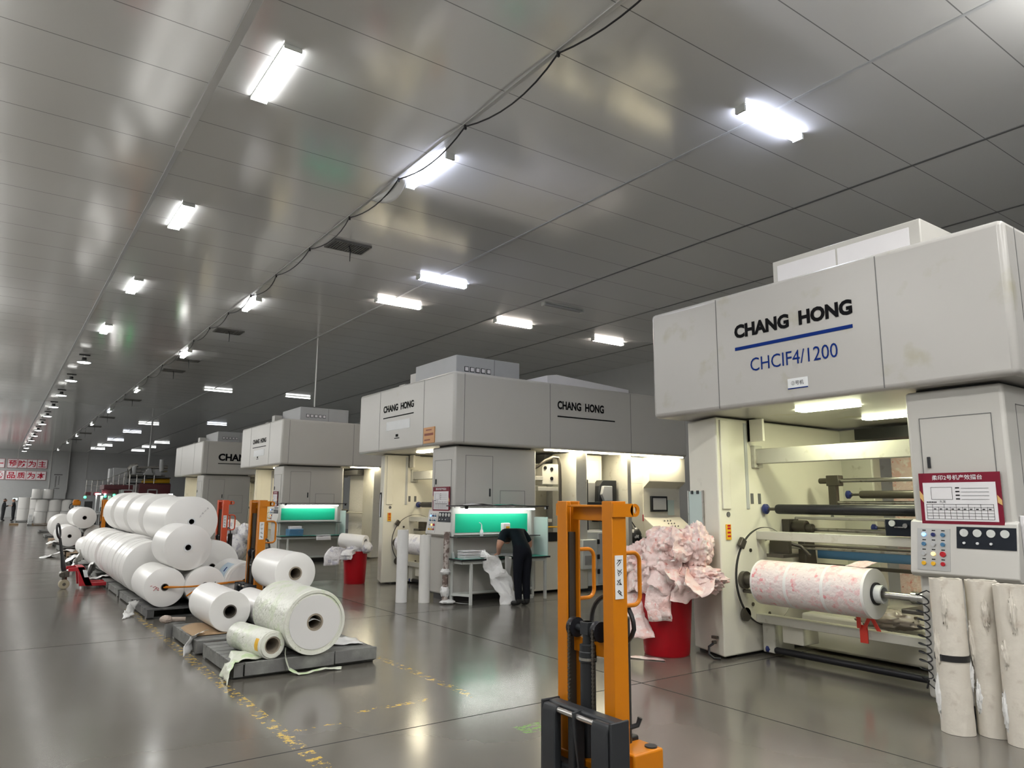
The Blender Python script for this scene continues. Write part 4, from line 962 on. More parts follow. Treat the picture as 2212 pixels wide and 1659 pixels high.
for k in range(8):
    a = random.uniform(-0.015, 0.015)
    part(t, 'sheet_bundle', B(6.49+a, 6.80+a, 10.43+a, 10.68+a, 0.743+k*0.017, 0.757+k*0.017), M_PAPER, bevel=0.003)
t = thing('film_sheet', 'long creased white film sheet sliding off the near worktable', 'film sheet', (7.0, 10.4, 0.74))
b = MB(); drape(b, [(6.74, 10.66, 0.80), (6.82, 10.5, 0.78), (6.92, 10.34, 0.765), (6.99, 10.29, 0.60), (7.08, 10.25, 0.42), (7.17, 10.2, 0.22), (7.22, 10.12, 0.04)], (0.26, -0.10, 0.05), 5, 0.085, 16, 5.0)
part(t, 'hanging_strip', b, M_CREASE, solid=0.002, sharp=60); b = MB()
drape(b, [(7.36, 10.62, 0.765), (7.30, 10.42, 0.76), (7.28, 10.31, 0.74), (7.26, 10.29, 0.4), (7.22, 10.24, 0.08)], (0.13, -0.02, 0), 6, 0.05, 10)
part(t, 'hanging_strip', b, M_CREASE, solid=0.002, sharp=60); b = MB()
drape(b, [(7.05, 10.72, 0.79), (7.2, 10.5, 0.775), (7.35, 10.38, 0.77)], (0.95, 0.1, 0), 7, 0.02, 12)
part(t, 'creased_sheet', b, M_CREASE, solid=0.002, sharp=60)
t = thing('spray_bottle', 'yellow-labelled white bottle on the shelf of the near worktable', 'bottle', (7.44, 10.66, 1.1))
part(t, 'body', B(7.38, 7.54, 10.62, 10.70, 1.10, 1.32), M_PAPER, bevel=0.015)
part(t, 'yellow_label', B(7.445, 7.52, 10.612, 10.62, 1.15, 1.26), M_YEL, smooth=False)
t = thing('squeeze_bottle', 'small white nozzle bottle on the shelf left of the yellow label', 'bottle', (6.95, 10.65, 1.1))
part(t, 'body', MB().lathe([(0.03, 0), (0.033, 0.01), (0.03, 0.09), (0.012, 0.12), (0.007, 0.2)], (6.95, 10.65, 1.10), 20), M_STICK)
part(t, 'nozzle', MB().tube([(6.95, 10.65, 1.29), (6.93, 10.65, 1.32), (6.90, 10.65, 1.33)], 0.006), M_STICK)
t = thing('folded_sheets', 'dark and green sheets lying on the roof of the near worktable', 'sheets', (7.0, 10.6, 1.626))
part(t, 'green_sheet', drape(MB(), [(7.2, 10.6, 1.635), (7.45, 10.6, 1.65), (7.75, 10.6, 1.633)], (0, 0.3, 0), 3, 0.01), M_TOPG, solid=0.004)
part(t, 'dark_sheet', drape(MB(), [(6.62, 10.6, 1.635), (6.8, 10.6, 1.66), (7.1, 10.6, 1.635)], (0, 0.3, 0), 5, 0.015), M_GREYF, solid=0.004)
t = thing('floor_tray', 'flat white carton lying on the floor under the near worktable', 'carton', (7.75, 10.9, 0))
part(t, 'body', MB().box(7.55, 8.0, 10.55, 10.75, 0.0, 0.06), M_FRAMEW, bevel=0.006)
t = thing('blue_crate', 'blue plastic crate with papers on the far worktable', 'crate', (6.85, 19.8, 0.742))
part(t, 'body', MB().box(6.62, 7.02, 19.66, 19.95, 0.743, 0.93), M_BLUEM, bevel=0.012)
part(t, 'content', MB().box(6.66, 6.98, 19.70, 19.9, 0.93, 1.0), M_PAPER, bevel=0.01)
solo('white_sheet', drape(MB(), [(7.6, 19.85, 0.748), (7.58, 19.62, 0.748), (7.57, 19.585, 0.70), (7.57, 19.58, 0.62)], (0.42, 0, 0), 2, 0.006), M_PAPER, 'white sheet hanging over the front edge of the far worktable', 'paper', (7.6, 19.7, 0.742), solid=0.002)

t = thing('clear_film_bag', 'dusty clear film bag lying under the pink roll behind the lower beam', 'film', (7.6, 4.0, 0.43))
part(t, 'bag', crumple(MB(), (7.7, 4.05, 0.50), (0.16, 0.32, 0.10), 77, 0.4, 2.0, 48), mat('dusty_clear_film', (0.42, 0.37, 0.32), 0.25), sharp=60)

# ------------------------------------------------------------------ film rolls lying on pallets
def roll(x, ya, yb, z, R, label, rc=0.05, body=None, core=None, face=None, ang=0.0, group='white film rolls on the pallets', rough_seams=0, inner=None):
    t = thing('film_roll', label, 'film roll', (x, ya, z-R), group)
    body = body or M_FILM; core = core or M_CORED
    X = Matrix.Translation((x, ya, z)) @ Matrix.Rotation(ang, 4, 'Z') @ Matrix.Translation((-x, -ya, -z))
    n = 80; prof = [(rc, 0.004), (R*0.97, 0.0), (R, 0.006)]
    L = yb-ya; k = max(2, int(L/0.2))
    random.seed(int(x*100+ya*10))
    prof += [(R, L-0.006), (R*0.97, L), (rc, L-0.004)]
    part(t, 'wound_film', MB().lathe(prof, (x, ya, z), n, (0, 1, 0), False, False).xf(X), [body], sharp=40)
    if inner:
        part(t, 'inner_layers', MB().ring((x, ya-0.012, z), (x, ya+0.02, z), R*0.985, R*0.90, n).xf(X), body)
        part(t, 'inner_layers', MB().ring((x, ya-0.006, z), (x, ya+0.02, z), R*0.83, rc, n).xf(X), M_FACE)
    b = MB().ring((x, ya-0.006, z), (x, yb+0.004, z), rc, rc*0.80, 36); 
    part(t, 'core', b.xf(X), M_CORED if core is M_STEEL else core)
    if core is M_STEEL: part(t, 'steel_rim', MB().ring((x, ya-0.012, z), (x, ya+0.01, z), rc*1.12, rc*0.78, 36).xf(X), M_STICK)
    for q in range(rough_seams):
        y = ya+L*(q+1)/(rough_seams+1)
        part(t, 'loose_edge', MB().ring((x, y-0.008, z), (x, y+0.008, z), R*1.012, R*0.98, n).xf(X), M_FILM)
    return t
NEARG = 'rolls on the nearest pallet'
roll(2.775, 7.31, 8.36, 0.475, 0.318, 'large green-tinted film roll with a dished end on the nearest pallet', 0.085, M_GREENR, M_CORE, group=NEARG, inner=True)
roll(2.40, 9.05, 10.12, 0.40, 0.235, 'white roll with a wide dark core beside the large green-tinted roll', 0.075, core=M_CORED, group=NEARG)
roll(2.375, 7.37, 8.12, 0.285, 0.135, 'small green-tinted roll with a yellow patch at the front of the pallet', 0.085, M_GREENR, M_CORE, ang=0.16, group=NEARG)
roll(3.19, 9.15, 10.15, 0.785, 0.258, 'white roll resting on top behind the large green-tinted roll', 0.082, core=M_CORE, group=NEARG)
roll(2.86, 8.75, 9.95, 0.36, 0.20, 'white roll mostly hidden between its neighbours on the near pallets', 0.07, group=NEARG)
roll(3.30, 8.75, 9.95, 0.335, 0.175, 'white roll lying under the topmost roll of the near pallet', 0.07, group=NEARG)
G2 = 'rolls of the big stacked heap'
roll(2.18, 11.79, 12.95, 0.425, 0.28, 'white roll with red handwriting whose core holds the orange strap', 0.052, group=G2)
roll(2.72, 11.7, 12.8, 0.425, 0.28, 'white roll at the bottom of the heap behind the orange strap', 0.05, group=G2)
roll(3.28, 11.65, 12.55, 0.45, 0.30, 'white roll with a pale blue label at the right foot of the heap', 0.05, group=G2, inner=True)
roll(2.455, 11.78, 12.8, 0.985, 0.335, 'middle white roll of the heap with a steel-rimmed core', 0.055, core=M_STEEL, group=G2)
roll(2.70, 12.85, 14.9, 1.335, 0.41, 'big topmost white roll of the heap with faint pencil marks', 0.055, core=M_STEEL, group=G2)
roll(3.12, 13.05, 14.6, 0.585, 0.435, 'big white roll at the right of the heap, below the topmost roll', 0.05, group=G2)
KY = ((13.25, 14.45), (14.5, 15.75), (15.8, 17.0), (17.15, 18.3), (18.4, 19.9))
KN = ('first', 'second', 'third', 'fourth', 'fifth')
for i, (a, c) in enumerate(KY):
    roll(2.25+0.02*((i*7) % 3-1), a, c, 0.58+0.015*(i % 2), 0.44+0.012*((i*5) % 3-1), 'white roll in the lower aisle-side row behind the heap, %s of five from the camera' % KN[i], 0.05, group='lower row of rolls along the aisle', rough_seams=2 if i in (0, 2) else 1)
for i, (a, c) in enumerate(((14.75, 16.2), (16.3, 17.8))):
    roll(3.165, a, c, 0.595, 0.45, 'white roll hidden in the second row under the top rolls, %s from the camera' % KN[i], 0.05, group='second row of rolls behind the heap')
for i, (a, c) in enumerate(((15.05, 16.5), (16.6, 18.0), (18.15, 19.4))):
    roll(2.66-0.05*i, a, c, 1.378+0.022*i, 0.425, 'white roll lying on top of the long row, %s behind the topmost roll' % KN[i], 0.05, group='upper row of rolls')
G3 = 'rolls beyond the pallet jack'
roll(2.22, 28.55, 30.6, 0.48, 0.34, 'white roll standing on its pallet just past the black jack handle', 0.06, group=G3)
roll(2.98, 28.7, 30.6, 0.48, 0.34, 'white roll at the bottom right of the small far heap', 0.06, group=G3)
roll(2.60, 28.5, 30.9, 1.08, 0.355, 'white roll on top of the small far heap with a dark core', 0.065, group=G3)
roll(2.45, 34.0, 36.2, 0.62, 0.48, 'white roll farther along the aisle, left of the small far heap', 0.06, group=G3)
roll(2.3, 22.4, 24.2, 0.40, 0.26, 'low white roll on a scrap-strewn pallet past the long row', 0.05, group=G3)
# details on single rolls
def on_roll(name, mb, m, label, cat, loc): return solo(name, mb, m, label, cat, loc, smooth=True)
t = [o for o in COL.objects if o.get('label', '').startswith('white roll with red handwriting')][0]
b = MB()
for pts in ([(2.02, 0.43), (2.05, 0.445), (2.07, 0.43), (2.045, 0.40), (2.03, 0.385)], [(2.06, 0.41), (2.08, 0.425), (2.10, 0.415), (2.09, 0.39), (2.075, 0.40), (2.105, 0.385)], [(1.985, 0.45), (2.01, 0.455)]):
    b.tube([(x, 11.786, z) for x, z in pts], 0.0035, 5)
part(t, 'handwriting', b, M_SLOGAN)
t = [o for o in COL.objects if o.get('label', '').startswith('big topmost white roll')][0]
b = MB()
for k, (x, z) in enumerate(((2.83, 1.42), (2.86, 1.47), (2.90, 1.51), (2.935, 1.55))):
    b.tube([(x-0.012, 12.846, z-0.014), (x+0.012, 12.846, z+0.006), (x-0.004, 12.846, z+0.014), (x+0.014, 12.846, z-0.01)][:4 if k % 2 else 3], 0.0022, 5)
part(t, 'pencil_mark', b, mat('pencil', (0.32, 0.30, 0.34), 0.6))
t = [o for o in COL.objects if o.get('label', '').startswith('white roll with a pale blue label')][0]
def lab(a0, a1, y0, y1, R): return MB().grid(lambda u, v: (3.28+R*cos(RAD(a0+(a1-a0)*u)), y0+(y1-y0)*v, 0.45+R*sin(RAD(a0+(a1-a0)*u))), 10, 2)
part(t, 'blue_label', lab(118, 168, 11.75, 12.15, 0.302), mat('pale_blue_label', (0.50, 0.62, 0.72), 0.4))
part(t, 'label_mark', lab(135, 150, 11.86, 11.92, 0.3035), M_BLUE)
t = [o for o in COL.objects if o.get('label', '').startswith('small green-tinted roll')][0]
Xs = Matrix.Translation((2.375, 7.37, 0.285)) @ Matrix.Rotation(0.16, 4, 'Z') @ Matrix.Translation((-2.375, -7.37, -0.285))
part(t, 'yellow_patch', MB().grid(lambda u, v: (2.375+0.1365*cos(RAD(150+50*u)), 7.40+0.07*v, 0.285+0.1365*sin(RAD(150+50*u))), 10, 2).xf(Xs), M_YEL)
part(t, 'face_layer', MB().ring((2.375, 7.355, 0.285), (2.375, 7.39, 0.285), 0.118, 0.083, 48).xf(Xs), M_GREENR)
solo('cardboard_piece', MB().grid(lambda u, v: (2.775-0.08+0.16*u, 7.33+0.3*v, 0.475-0.01+0.035*sin(pi*u)), 8, 2), M_STICK, 'curled pale card inside the core of the large green-tinted roll', 'card', (2.775, 7.4, 0.475), solid=0.003)
# orange strap
t = thing('orange_strap', 'orange strap stretched between the cores of two rolls of the heap', 'strap', (2.75, 11.55, 0.42))
b = MB().tube([(2.17, 11.80, 0.42), (2.25, 11.72, 0.425), (2.5, 11.58, 0.435), (2.72, 11.55, 0.45), (2.95, 11.57, 0.462), (3.2, 11.62, 0.468), (3.30, 11.68, 0.46)], 0.013, 8)
b.tube([(2.45, 11.62, 0.30), (2.52, 11.57, 0.36), (2.62, 11.55, 0.41), (2.75, 11.54, 0.445), (3.0, 11.56, 0.455)], 0.011, 8)
b.tube([(2.19, 11.79, 0.435), (2.4, 11.62, 0.435), (2.7, 11.56, 0.447), (3.29, 11.67, 0.455)], 0.008, 6)
part(t, 'webbing', b, M_ORANGE)
part(t, 'buckle', MB().box(2.69, 2.79, 11.53, 11.56, 0.43, 0.475).tube([(2.8, 11.54, 0.45), (2.82, 11.53, 0.49)], 0.008), M_DSTEEL, bevel=0.005)

# ------------------------------------------------------------------ pallets
def pallet(x0, x1, y0, y1, h, label, m=M_PALLET, fascia=False, boards=7):
    t = thing('pallet', label, 'pallet', ((x0+x1)/2, (y0+y1)/2, 0), 'pallets under the rolls')
    W = (x1-x0)
    n = boards; bw = (y1-y0)/n
    for k in range(n):
        part(t, 'deck_board', B(x0, x1, y0+k*bw+0.012, y0+(k+1)*bw-0.012, h-0.022, h), m, bevel=0.003)
    for x in (x0+0.05, (x0+x1)/2, x1-0.05):
        part(t, 'stringer', B(x-0.045, x+0.045, y0+0.01, y1-0.01, 0.02, h-0.022), m, bevel=0.004)
    if fascia:
        part(t, 'fascia', MB().box(x0+0.1, x0+W*0.68, y0-0.02, y0+0.005, 0.03, h+0.005).box(x0+W*0.685, x1, y0-0.022, y0+0.005, 0.035, h+0.012), m, bevel=0.006)
    for k in (0, 1):
        y = y0+0.06+k*(y1-y0-0.2); part(t, 'foot_board', B(x0, x1, y, y+0.1, 0, 0.02), m, bevel=0.003)
    return t
pallet(2.02, 3.48, 7.36, 8.62, 0.15, 'dark grey pallet nearest the camera with a solid front board', fascia=True)
pallet(1.98, 3.35, 8.72, 10.05, 0.155, 'worn pallet behind the nearest one, with cardboard on its corner')
pallet(1.95, 3.55, 11.66, 12.98, 0.14, 'dark pallet under the front of the big heap of rolls', M_PALLETD)
PN = ('first', 'second', 'third', 'fourth', 'fifth', 'sixth')
for i, y in enumerate((13.1, 14.6, 16.1, 17.6, 19.0)):
    pallet(1.95, 3.6, y, y+1.35, 0.13, 'dark pallet under the long row of rolls, %s from the camera' % PN[i], boards=5)
for i, (x, y) in enumerate(((1.9, 20.9), (1.9, 22.6), (1.95, 25.4), (1.95, 28.4), (2.0, 31.4), (2.0, 34.0), (2.05, 38.5), (2.1, 44.5))):
    pallet(x, x+1.5, y, y+1.4, 0.13, 'scrap-strewn pallet beyond the long row, %s from the camera' % NTH[i], M_WOOD if i % 3 == 2 else M_PALLET, boards=4)
solo('cardboard_sheet', MB().grid(lambda u, v: (2.0+0.38*u, 9.0+0.75*v, 0.165+0.05*u*(1-u)*4*v-0.02*v), 6, 6), M_CARD, 'brown cardboard sheet on the corner of the second pallet', 'cardboard', (2.2, 9.3, 0.16), solid=0.006)
t = thing('wrapped_stub', 'short rag-wrapped tube stub at the edge of the second pallet', 'tube', (1.95, 10.05, 0))
b = MB(); crumple(b, (1.93, 10.2, 0.20), (0.07, 0.09, 0.05), 51, 0.25, n=24); b.cyl((1.95, 10.2, 0.20), (2.15, 10.15, 0.19), 0.028)
part(t, 'stub', b, mat('rag_wrap', (0.35, 0.29, 0.25), 0.8, bump=0.5, bscale=30))
part(t, 'prop', MB().box(1.92, 2.14, 10.08, 10.2, 0.0, 0.16), M_PALLET)

# ------------------------------------------------------------------ loose film on the floor and pallets
def scrap(path, wv, label, seed, m=None, amp=0.03, nu=10, cat='film scrap', name='film_scrap'):
    b = MB(); drape(b, path, wv, seed, amp, nu, 6)
    p = Vector(path[0])
    b.v = [(x, y, max(z, 0.004)) for x, y, z in b.v]
    return solo(name, b, m or M_CREASE, label, cat, (p.x, p.y, 0), solid=0.002, sharp=60)
scrap([(2.36, 7.66, 0.175), (2.2, 7.60, 0.19), (2.05, 7.54, 0.185), (1.985, 7.49, 0.11), (1.95, 7.42, 0.012)], (0.06, 0.44, 0), 'pale green film sheet draped over the corner of the nearest pallet', 61, M_GREENF, 0.035)
scrap([(2.12, 9.02, 0.20), (2.02, 8.96, 0.185), (1.95, 8.9, 0.10), (1.91, 8.80, 0.015)], (0.16, 0.22, 0), 'white film sheet draped off the second pallet', 62, None, 0.025)
scrap([(2.50, 7.33, 0.26), (2.50, 7.30, 0.17), (2.53, 7.28, 0.06), (2.60, 7.22, 0.015), (2.75, 7.20, 0.03), (2.95, 7.25, 0.015), (3.05, 7.24, 0.01)], (0.02, 0.045, 0.01), 'narrow film strip trailing from the small green-tinted roll to the floor', 63, M_GREENF, 0.02, 4)
scrap([(3.05, 7.9, 0.20), (3.2, 7.75, 0.185), (3.32, 7.72, 0.19), (3.45, 7.74, 0.165)], (0.03, 0.30, 0.04), 'white crumpled film on the pallet right of the large green-tinted roll', 64, None, 0.035)
scrap([(1.92, 12.6, 0.16), (1.86, 12.4, 0.12), (1.80, 12.2, 0.05), (1.76, 12.0, 0.01)], (0.18, 0.25, 0), 'white film sheet on the floor left of the big heap', 65, None, 0.04)
scrap([(2.1, 17.0, 0.2), (1.95, 17.1, 0.14), (1.8, 17.15, 0.10), (1.62, 17.2, 0.02)], (0.05, 0.45, 0), 'white film sheet on the floor behind the red pallet jack', 66, None, 0.06)
scrap([(1.95, 17.9, 0.45), (1.85, 17.8, 0.32), (1.75, 17.7, 0.12), (1.7, 17.6, 0.02)], (0.2, 0.8, 0), 'bulky white film hanging from the row beyond the pallet jack', 67, None, 0.09)
scrap([(1.95, 20.6, 0.5), (1.85, 20.4, 0.35), (1.75, 20.2, 0.2), (1.65, 20.1, 0.03)], (0.25, 1.0, 0), 'white film bunched on the pallet past the jack', 68, None, 0.1)
scrap([(2.2, 23.2, 0.15), (1.95, 23.1, 0.17), (1.75, 23.0, 0.05)], (0.1, 1.3, 0), 'flat white film on a pallet far past the jack', 69, None, 0.05)
scrap([(2.2, 26.1, 0.15), (1.95, 26.0, 0.17), (1.6, 25.8, 0.03), (1.3, 25.6, 0.01)], (0.1, 0.8, 0), 'white film strip trailing onto the aisle beyond the jack', 70, None, 0.05)
scrap([(2.3, 32.0, 0.15), (2.0, 31.9, 0.17), (1.8, 31.8, 0.1)], (0.1, 1.2, 0), 'white film on a distant pallet by the aisle', 71, None, 0.05)
scrap([(2.9, 3.3, 0.02), (2.4, 3.45, 0.02), (2.2, 3.55, 0.01)], (0.05, 0.12, 0), 'torn film scrap beside the fork of the near stacker', 72, None, 0.02)
scrap([(5.95, 6.2, 0.03), (5.65, 6.45, 0.05), (5.4, 6.6, 0.02)], (0.06, 0.10, 0), 'white film scrap on the floor left of the near red bin', 73, None, 0.03)
scrap([(6.1, 5.70, 0.01), (5.9, 6.0, 0.01), (5.7, 6.3, 0.01)], (0.05, 0.10, 0), 'thin pink film strip on the floor before the near red bin', 74, M_PINKF, 0.015)

# ------------------------------------------------------------------ upright rolls far down the aisle
def upright(x, y, z, R, h, label, grp):
    t = thing('upright_roll', label, 'film roll', (x, y, z), grp)
    part(t, 'wrapped_body', MB().lathe([(R*0.96, 0), (R, 0.02), (R, h-0.02), (R*0.96, h)], (x, y, z), 40), M_FILM)
    part(t, 'wrap_edge', MB().ring((x, y, z+h*0.06), (x, y, z+h*0.07), R*1.004, R*0.98, 40), M_GREYP)
    return t
GU = 'upright rolls stacked far down the aisle'
for i, x in enumerate((2.66, 3.38, 4.1)):
    s = ('left', 'middle', 'right')[i]
    upright(x, 57.3, 0.12, 0.355, 0.76, 'upright white roll in the bottom tier of the far stack, %s of three' % s, GU)
    upright(x+0.05, 57.3, 0.90, 0.355, 0.78, 'upright white roll in the middle tier of the far stack, %s of three' % s, GU)
upright(2.38, 57.6, 1.74, 0.30, 0.62, 'left upright roll on the very top of the far stack', GU)
upright(3.02, 57.6, 1.74, 0.30, 0.62, 'right upright roll on the very top of the far stack', GU)
for i, (x, y) in enumerate(((1.95, 66.0), (2.65, 66.0))):
    s = ('left', 'right')[i]
    upright(x, y, 0.12, 0.36, 0.85, 'greyish upright roll at the foot of the rear far stack, %s one' % s, GU)
    upright(x, y, 0.98, 0.36, 0.85, 'greyish upright roll in the upper tier of the rear far stack, %s one' % s, GU)
pallet(2.25, 4.6, 56.8, 57.9, 0.12, 'wooden pallet under the far stack of upright rolls', M_WOOD, boards=3)
pallet(1.55, 3.05, 65.5, 66.5, 0.12, 'pallet under the rear far stack of greyish rolls', boards=3)
solo('divider_board', B(2.06, 4.45, 56.95, 57.95, 1.685, 1.735), M_PALLET, 'thin board between the tiers of the far stack', 'board', (3.3, 57.4, 1.685))
solo('floor_carton', B(1.05, 1.55, 57.9, 58.4, 0, 0.12), M_CARD, 'flat brown carton on the floor near the two distant workers', 'carton', (1.3, 58.1, 0))
t = thing('cable_reel', 'pile of flattened white packaging beside the far stack', 'packaging', (2.1, 57.2, 0))
for k in range(7): part(t, 'layer', B(2.02, 2.24, 57.0, 57.5, 0.1+k*0.09, 0.16+k*0.09), M_STICK, bevel=0.01)
part(t, 'base', B(2.0, 2.26, 56.95, 57.55, 0, 0.1), M_PALLET)
t.name = 'packaging_pile'; ROOT[t.name] = Vector((2.1, 57.2, 0))

# ------------------------------------------------------------------ red pallet jack
t = thing('pallet_jack', 'red hand pallet jack with a black handle in the aisle', 'pallet jack', (1.5, 16.5, 0))
for y in (16.58, 16.46):
    w1 = part(t, 'steer_wheel', MB().lathe([(0.035, -0.028), (0.082, -0.028), (0.09, -0.018), (0.09, 0.018), (0.082, 0.028), (0.035, 0.028)], (1.27, y, 0.09), 32, (0, 1, 0)), mat('dirty_wheel', (0.33, 0.29, 0.20), 0.6))
    part(w1, 'hub', MB().cyl((1.27, y-0.031, 0.09), (1.27, y+0.031, 0.09), 0.03, n=16), M_DSTEEL)
part(t, 'pump', MB().cyl((1.27, 16.52, 0.10), (1.27, 16.52, 0.34), 0.045).box(1.20, 1.34, 16.42, 16.62, 0.22, 0.33).cyl((1.22, 16.40, 0.27), (1.22, 16.64, 0.27), 0.05), M_DSTEEL, bevel=0.01)
fr = part(t, 'frame', MB().prism([(1.30, 0.40), (1.56, 0.42), (1.72, 0.06), (1.50, 0.06), (1.46, 0.34), (1.30, 0.34)], 'y', 16.24, 16.30).prism([(1.30, 0.40), (1.56, 0.42), (1.72, 0.06), (1.50, 0.06), (1.46, 0.34), (1.30, 0.34)], 'y', 16.74, 16.80).prism([(1.44, 0.42), (1.56, 0.42), (1.72, 0.06), (1.60, 0.06)], 'y', 16.24, 16.80), M_REDP, bevel=0.006)
part(fr, 'white_label', MB().prism([(1.535, 0.36), (1.60, 0.36), (1.64, 0.22), (1.575, 0.22)], 'y', 16.234, 16.24), M_STICK, smooth=False)
for y in (16.26, 16.62):
    part(t, 'fork', MB().prism([(1.62, 0.05), (1.62, 0.125), (1.75, 0.115), (2.62, 0.10), (2.75, 0.06), (2.70, 0.045)], 'y', y, y+0.16), M_REDP, bevel=0.008)
    part(t, 'load_wheel', MB().cyl((2.5, y+0.04, 0.04), (2.5, y+0.12, 0.04), 0.04), M_BLACK)
hd = part(t, 'handle', MB().tube([(1.25, 16.52, 0.33), (1.235, 16.52, 0.40), (1.20, 16.52, 0.60), (1.13, 16.52, 0.95)], [0.04, 0.045, 0.03, 0.024], 10), M_BLACK)
lp = [(1.135, 16.52, 0.93)]+[(1.115+0.03*sin(a)-0.02*(1-cos(a)), 16.52+0.07*sin(a), 1.09-0.13*cos(a)) for a in [2*pi*k/20 for k in range(1, 20)]]
part(hd, 'grip_loop', MB().tube(lp, 0.02, 8, closed=True), M_BLACK)

# ------------------------------------------------------------------ hand stackers
def stacker(dx, dy, m, label, near=False, tip=1.68):
    P = lambda x, y, z: (x+dx, y+dy, z)
    t = thing('hand_stacker', label, 'stacker', P(2.95, 3.35, 0))
    X = Matrix.Translation((dx, dy, 0))
    def pt(par, name, mb, mm, **k): return part(par, name, mb.xf(X), mm, **k)
    def post(ya, yb):   # ya outer web, yb inner
        s = 1 if yb > ya else -1
        p = [(2.89, ya), (3.0, ya), (3.0, yb), (2.988, yb), (2.988, ya+s*0.012), (2.902, ya+s*0.012), (2.902, yb), (2.89, yb)]
        return MB().prism(p if s > 0 else p[::-1], 'z', 0.06, 1.69)
    po = pt(t, 'mast_post', post(3.565, 3.475), m, bevel=0.003)
    pr_ = pt(t, 'mast_post', post(3.07, 3.155), m, bevel=0.003)
    for ya, yb in ((3.505, 3.553), (3.082, 3.13)): pt(t, 'channel_shade', MB().box(2.935, 2.986, ya, yb, 0.08, 1.50), M_DSTEEL, smooth=False)  # dark box paints in the shade inside the orange post
    pt(t, 'top_beam', MB().box(2.955, 2.97, 3.14, 3.49, 1.575, 1.665).box(2.90, 2.97, 3.14, 3.49, 1.655, 1.668), m, bevel=0.003)
    for y in (3.058, 3.565):
        pl = [(2.90, 1.60), (3.06, 1.60)]+arc(3.06, 1.638, 0.038, -90, 90, 10)+[(2.90, 1.676)]
        b = MB(); 
        hole = [(3.064+0.015*cos(2*pi*k/16), 1.638+0.022*sin(2*pi*k/16)) for k in range(16)]
        outer = [(3.064+0.038*cos(2*pi*k/16), 1.638+0.038*sin(2*pi*k/16)) for k in range(16)]
        vs = [(x, y, z) for x, z in outer]+[(x, y, z) for x, z in hole]+[(x, y+0.012, z) for x, z in outer]+[(x, y+0.012, z) for x, z in hole]
        fs = []
        for k in range(16):
            q = (k+1) % 16
            fs += [(k, q, 16+q, 16+k), (32+k, 48+k, 48+q, 32+q), (k, 32+k, 32+q, q), (16+k, 16+q, 48+q, 48+k)]
        b.add(vs, fs); b.box(2.89, 3.046, y, y+0.012, 1.60, 1.676)
        pt(t, 'hook_plate', b, m)
    for y in (3.12, 3.52):
        pts = [(3.0, y, 1.392), (3.10, y, 1.392)]+[(x, y, z) for x, z in arc(3.10, 1.342, 0.05, 90, 0, 6)]+[(3.15, y, 1.15)]+[(x, y, z) for x, z in arc(3.10, 1.145, 0.05, 0, -90, 6)]+[(3.0, y, 1.095)]
        pt(t, 'push_handle', MB().tube(pts, 0.0125, 10), m)
    pt(t, 'cross_plate', MB().box(2.955, 2.975, 3.14, 3.49, 0.80, 0.885).box(2.96, 3.0, 3.08, 3.555, 0.07, 0.2), m, bevel=0.004)
    cy = pt(t, 'lift_cylinder', MB().lathe([(0.045, 0.09), (0.045, 0.76), (0.052, 0.765), (0.052, 0.82), (0.048, 0.825), (0.048, 0.86), (0.030, 0.865), (0.030, 0.99)], (2.93, 3.335, 0), 24), M_CHAR)
    pt(cy, 'seal_ring', MB().ring((2.93, 3.335, 0.775), (2.93, 3.335, 0.79), 0.0535, 0.045, 28), M_STEEL)
    pt(t, 'yoke', MB().cyl((2.93, 3.22, 0.945), (2.93, 3.46, 0.945), 0.02).box(2.90, 2.96, 3.30, 3.37, 0.915, 0.99), M_CHAR, bevel=0.004)
    for y in (3.445, 3.235):
        pt(t, 'chain_wheel', MB().lathe([(0.02, -0.022), (0.058, -0.02), (0.05, -0.008), (0.05, 0.008), (0.058, 0.02), (0.02, 0.022)], (2.93, y, 0.945), 24, (0, 1, 0)), M_RUB)
        b = MB()
        if near:
            for k in range(44):
                z = 0.5+k*0.0105
                b.box(2.874, 2.886, y-0.010+(0.004 if k % 2 else 0), y+0.010-(0.004 if k % 2 else 0), z, z+0.009)
        else: b.box(2.874, 2.886, y-0.009, y+0.009, 0.5, 0.95)
        pt(t, 'chain', b, M_DSTEEL, smooth=False)
    ti = pt(t, 'tiller', MB().tube([(3.20, 3.33, 0.30), (3.12, 3.31, 0.60), (3.075, 3.31, 0.80)], 0.02, 8), M_CHAR)
    lp = [(3.075, 3.28+0.182*sin(a)*(1.0 if cos(a) < 0 else 1-0.75*cos(a)**1.5), 0.965-0.17*cos(a)) for a in [2*pi*k/28 for k in range(28)]]
    pt(ti, 'tiller_loop', MB().tube(lp, 0.014, 8, closed=True), M_BLACK)
    pt(t, 'pump_column', MB().cyl((3.10, 3.22, 0.15), (3.10, 3.22, 1.02), 0.045).box(3.03, 3.2, 3.2, 3.45, 0.12, 0.35), M_BLACK, bevel=0.01)
    pt(t, 'pedal', MB().tube([(3.0, 3.10, 0.44), (3.05, 3.06, 0.46), (3.06, 3.05, 0.50)], 0.014), M_BLACK)
    # carriage with the fork shanks
    ca = pt(t, 'carriage', MB().box(2.79, 2.87, 2.965, 3.54, 0.475, 0.535).box(2.79, 2.87, 2.965, 3.54, 0.14, 0.22).box(2.79, 2.87, 3.30, 3.36, 0.2, 0.5), M_CHAR, bevel=0.012)
    for ya in (2.95, 3.53): pt(ca, 'end_plate', B(2.745, 2.88, ya, ya+0.018, 0.10, 0.54), M_CHAR, bevel=0.006)
    pt(ca, 'chrome_rod', MB().cyl((2.768, 2.96, 0.505), (2.768, 3.54, 0.505), 0.0165, n=16), M_STEEL)
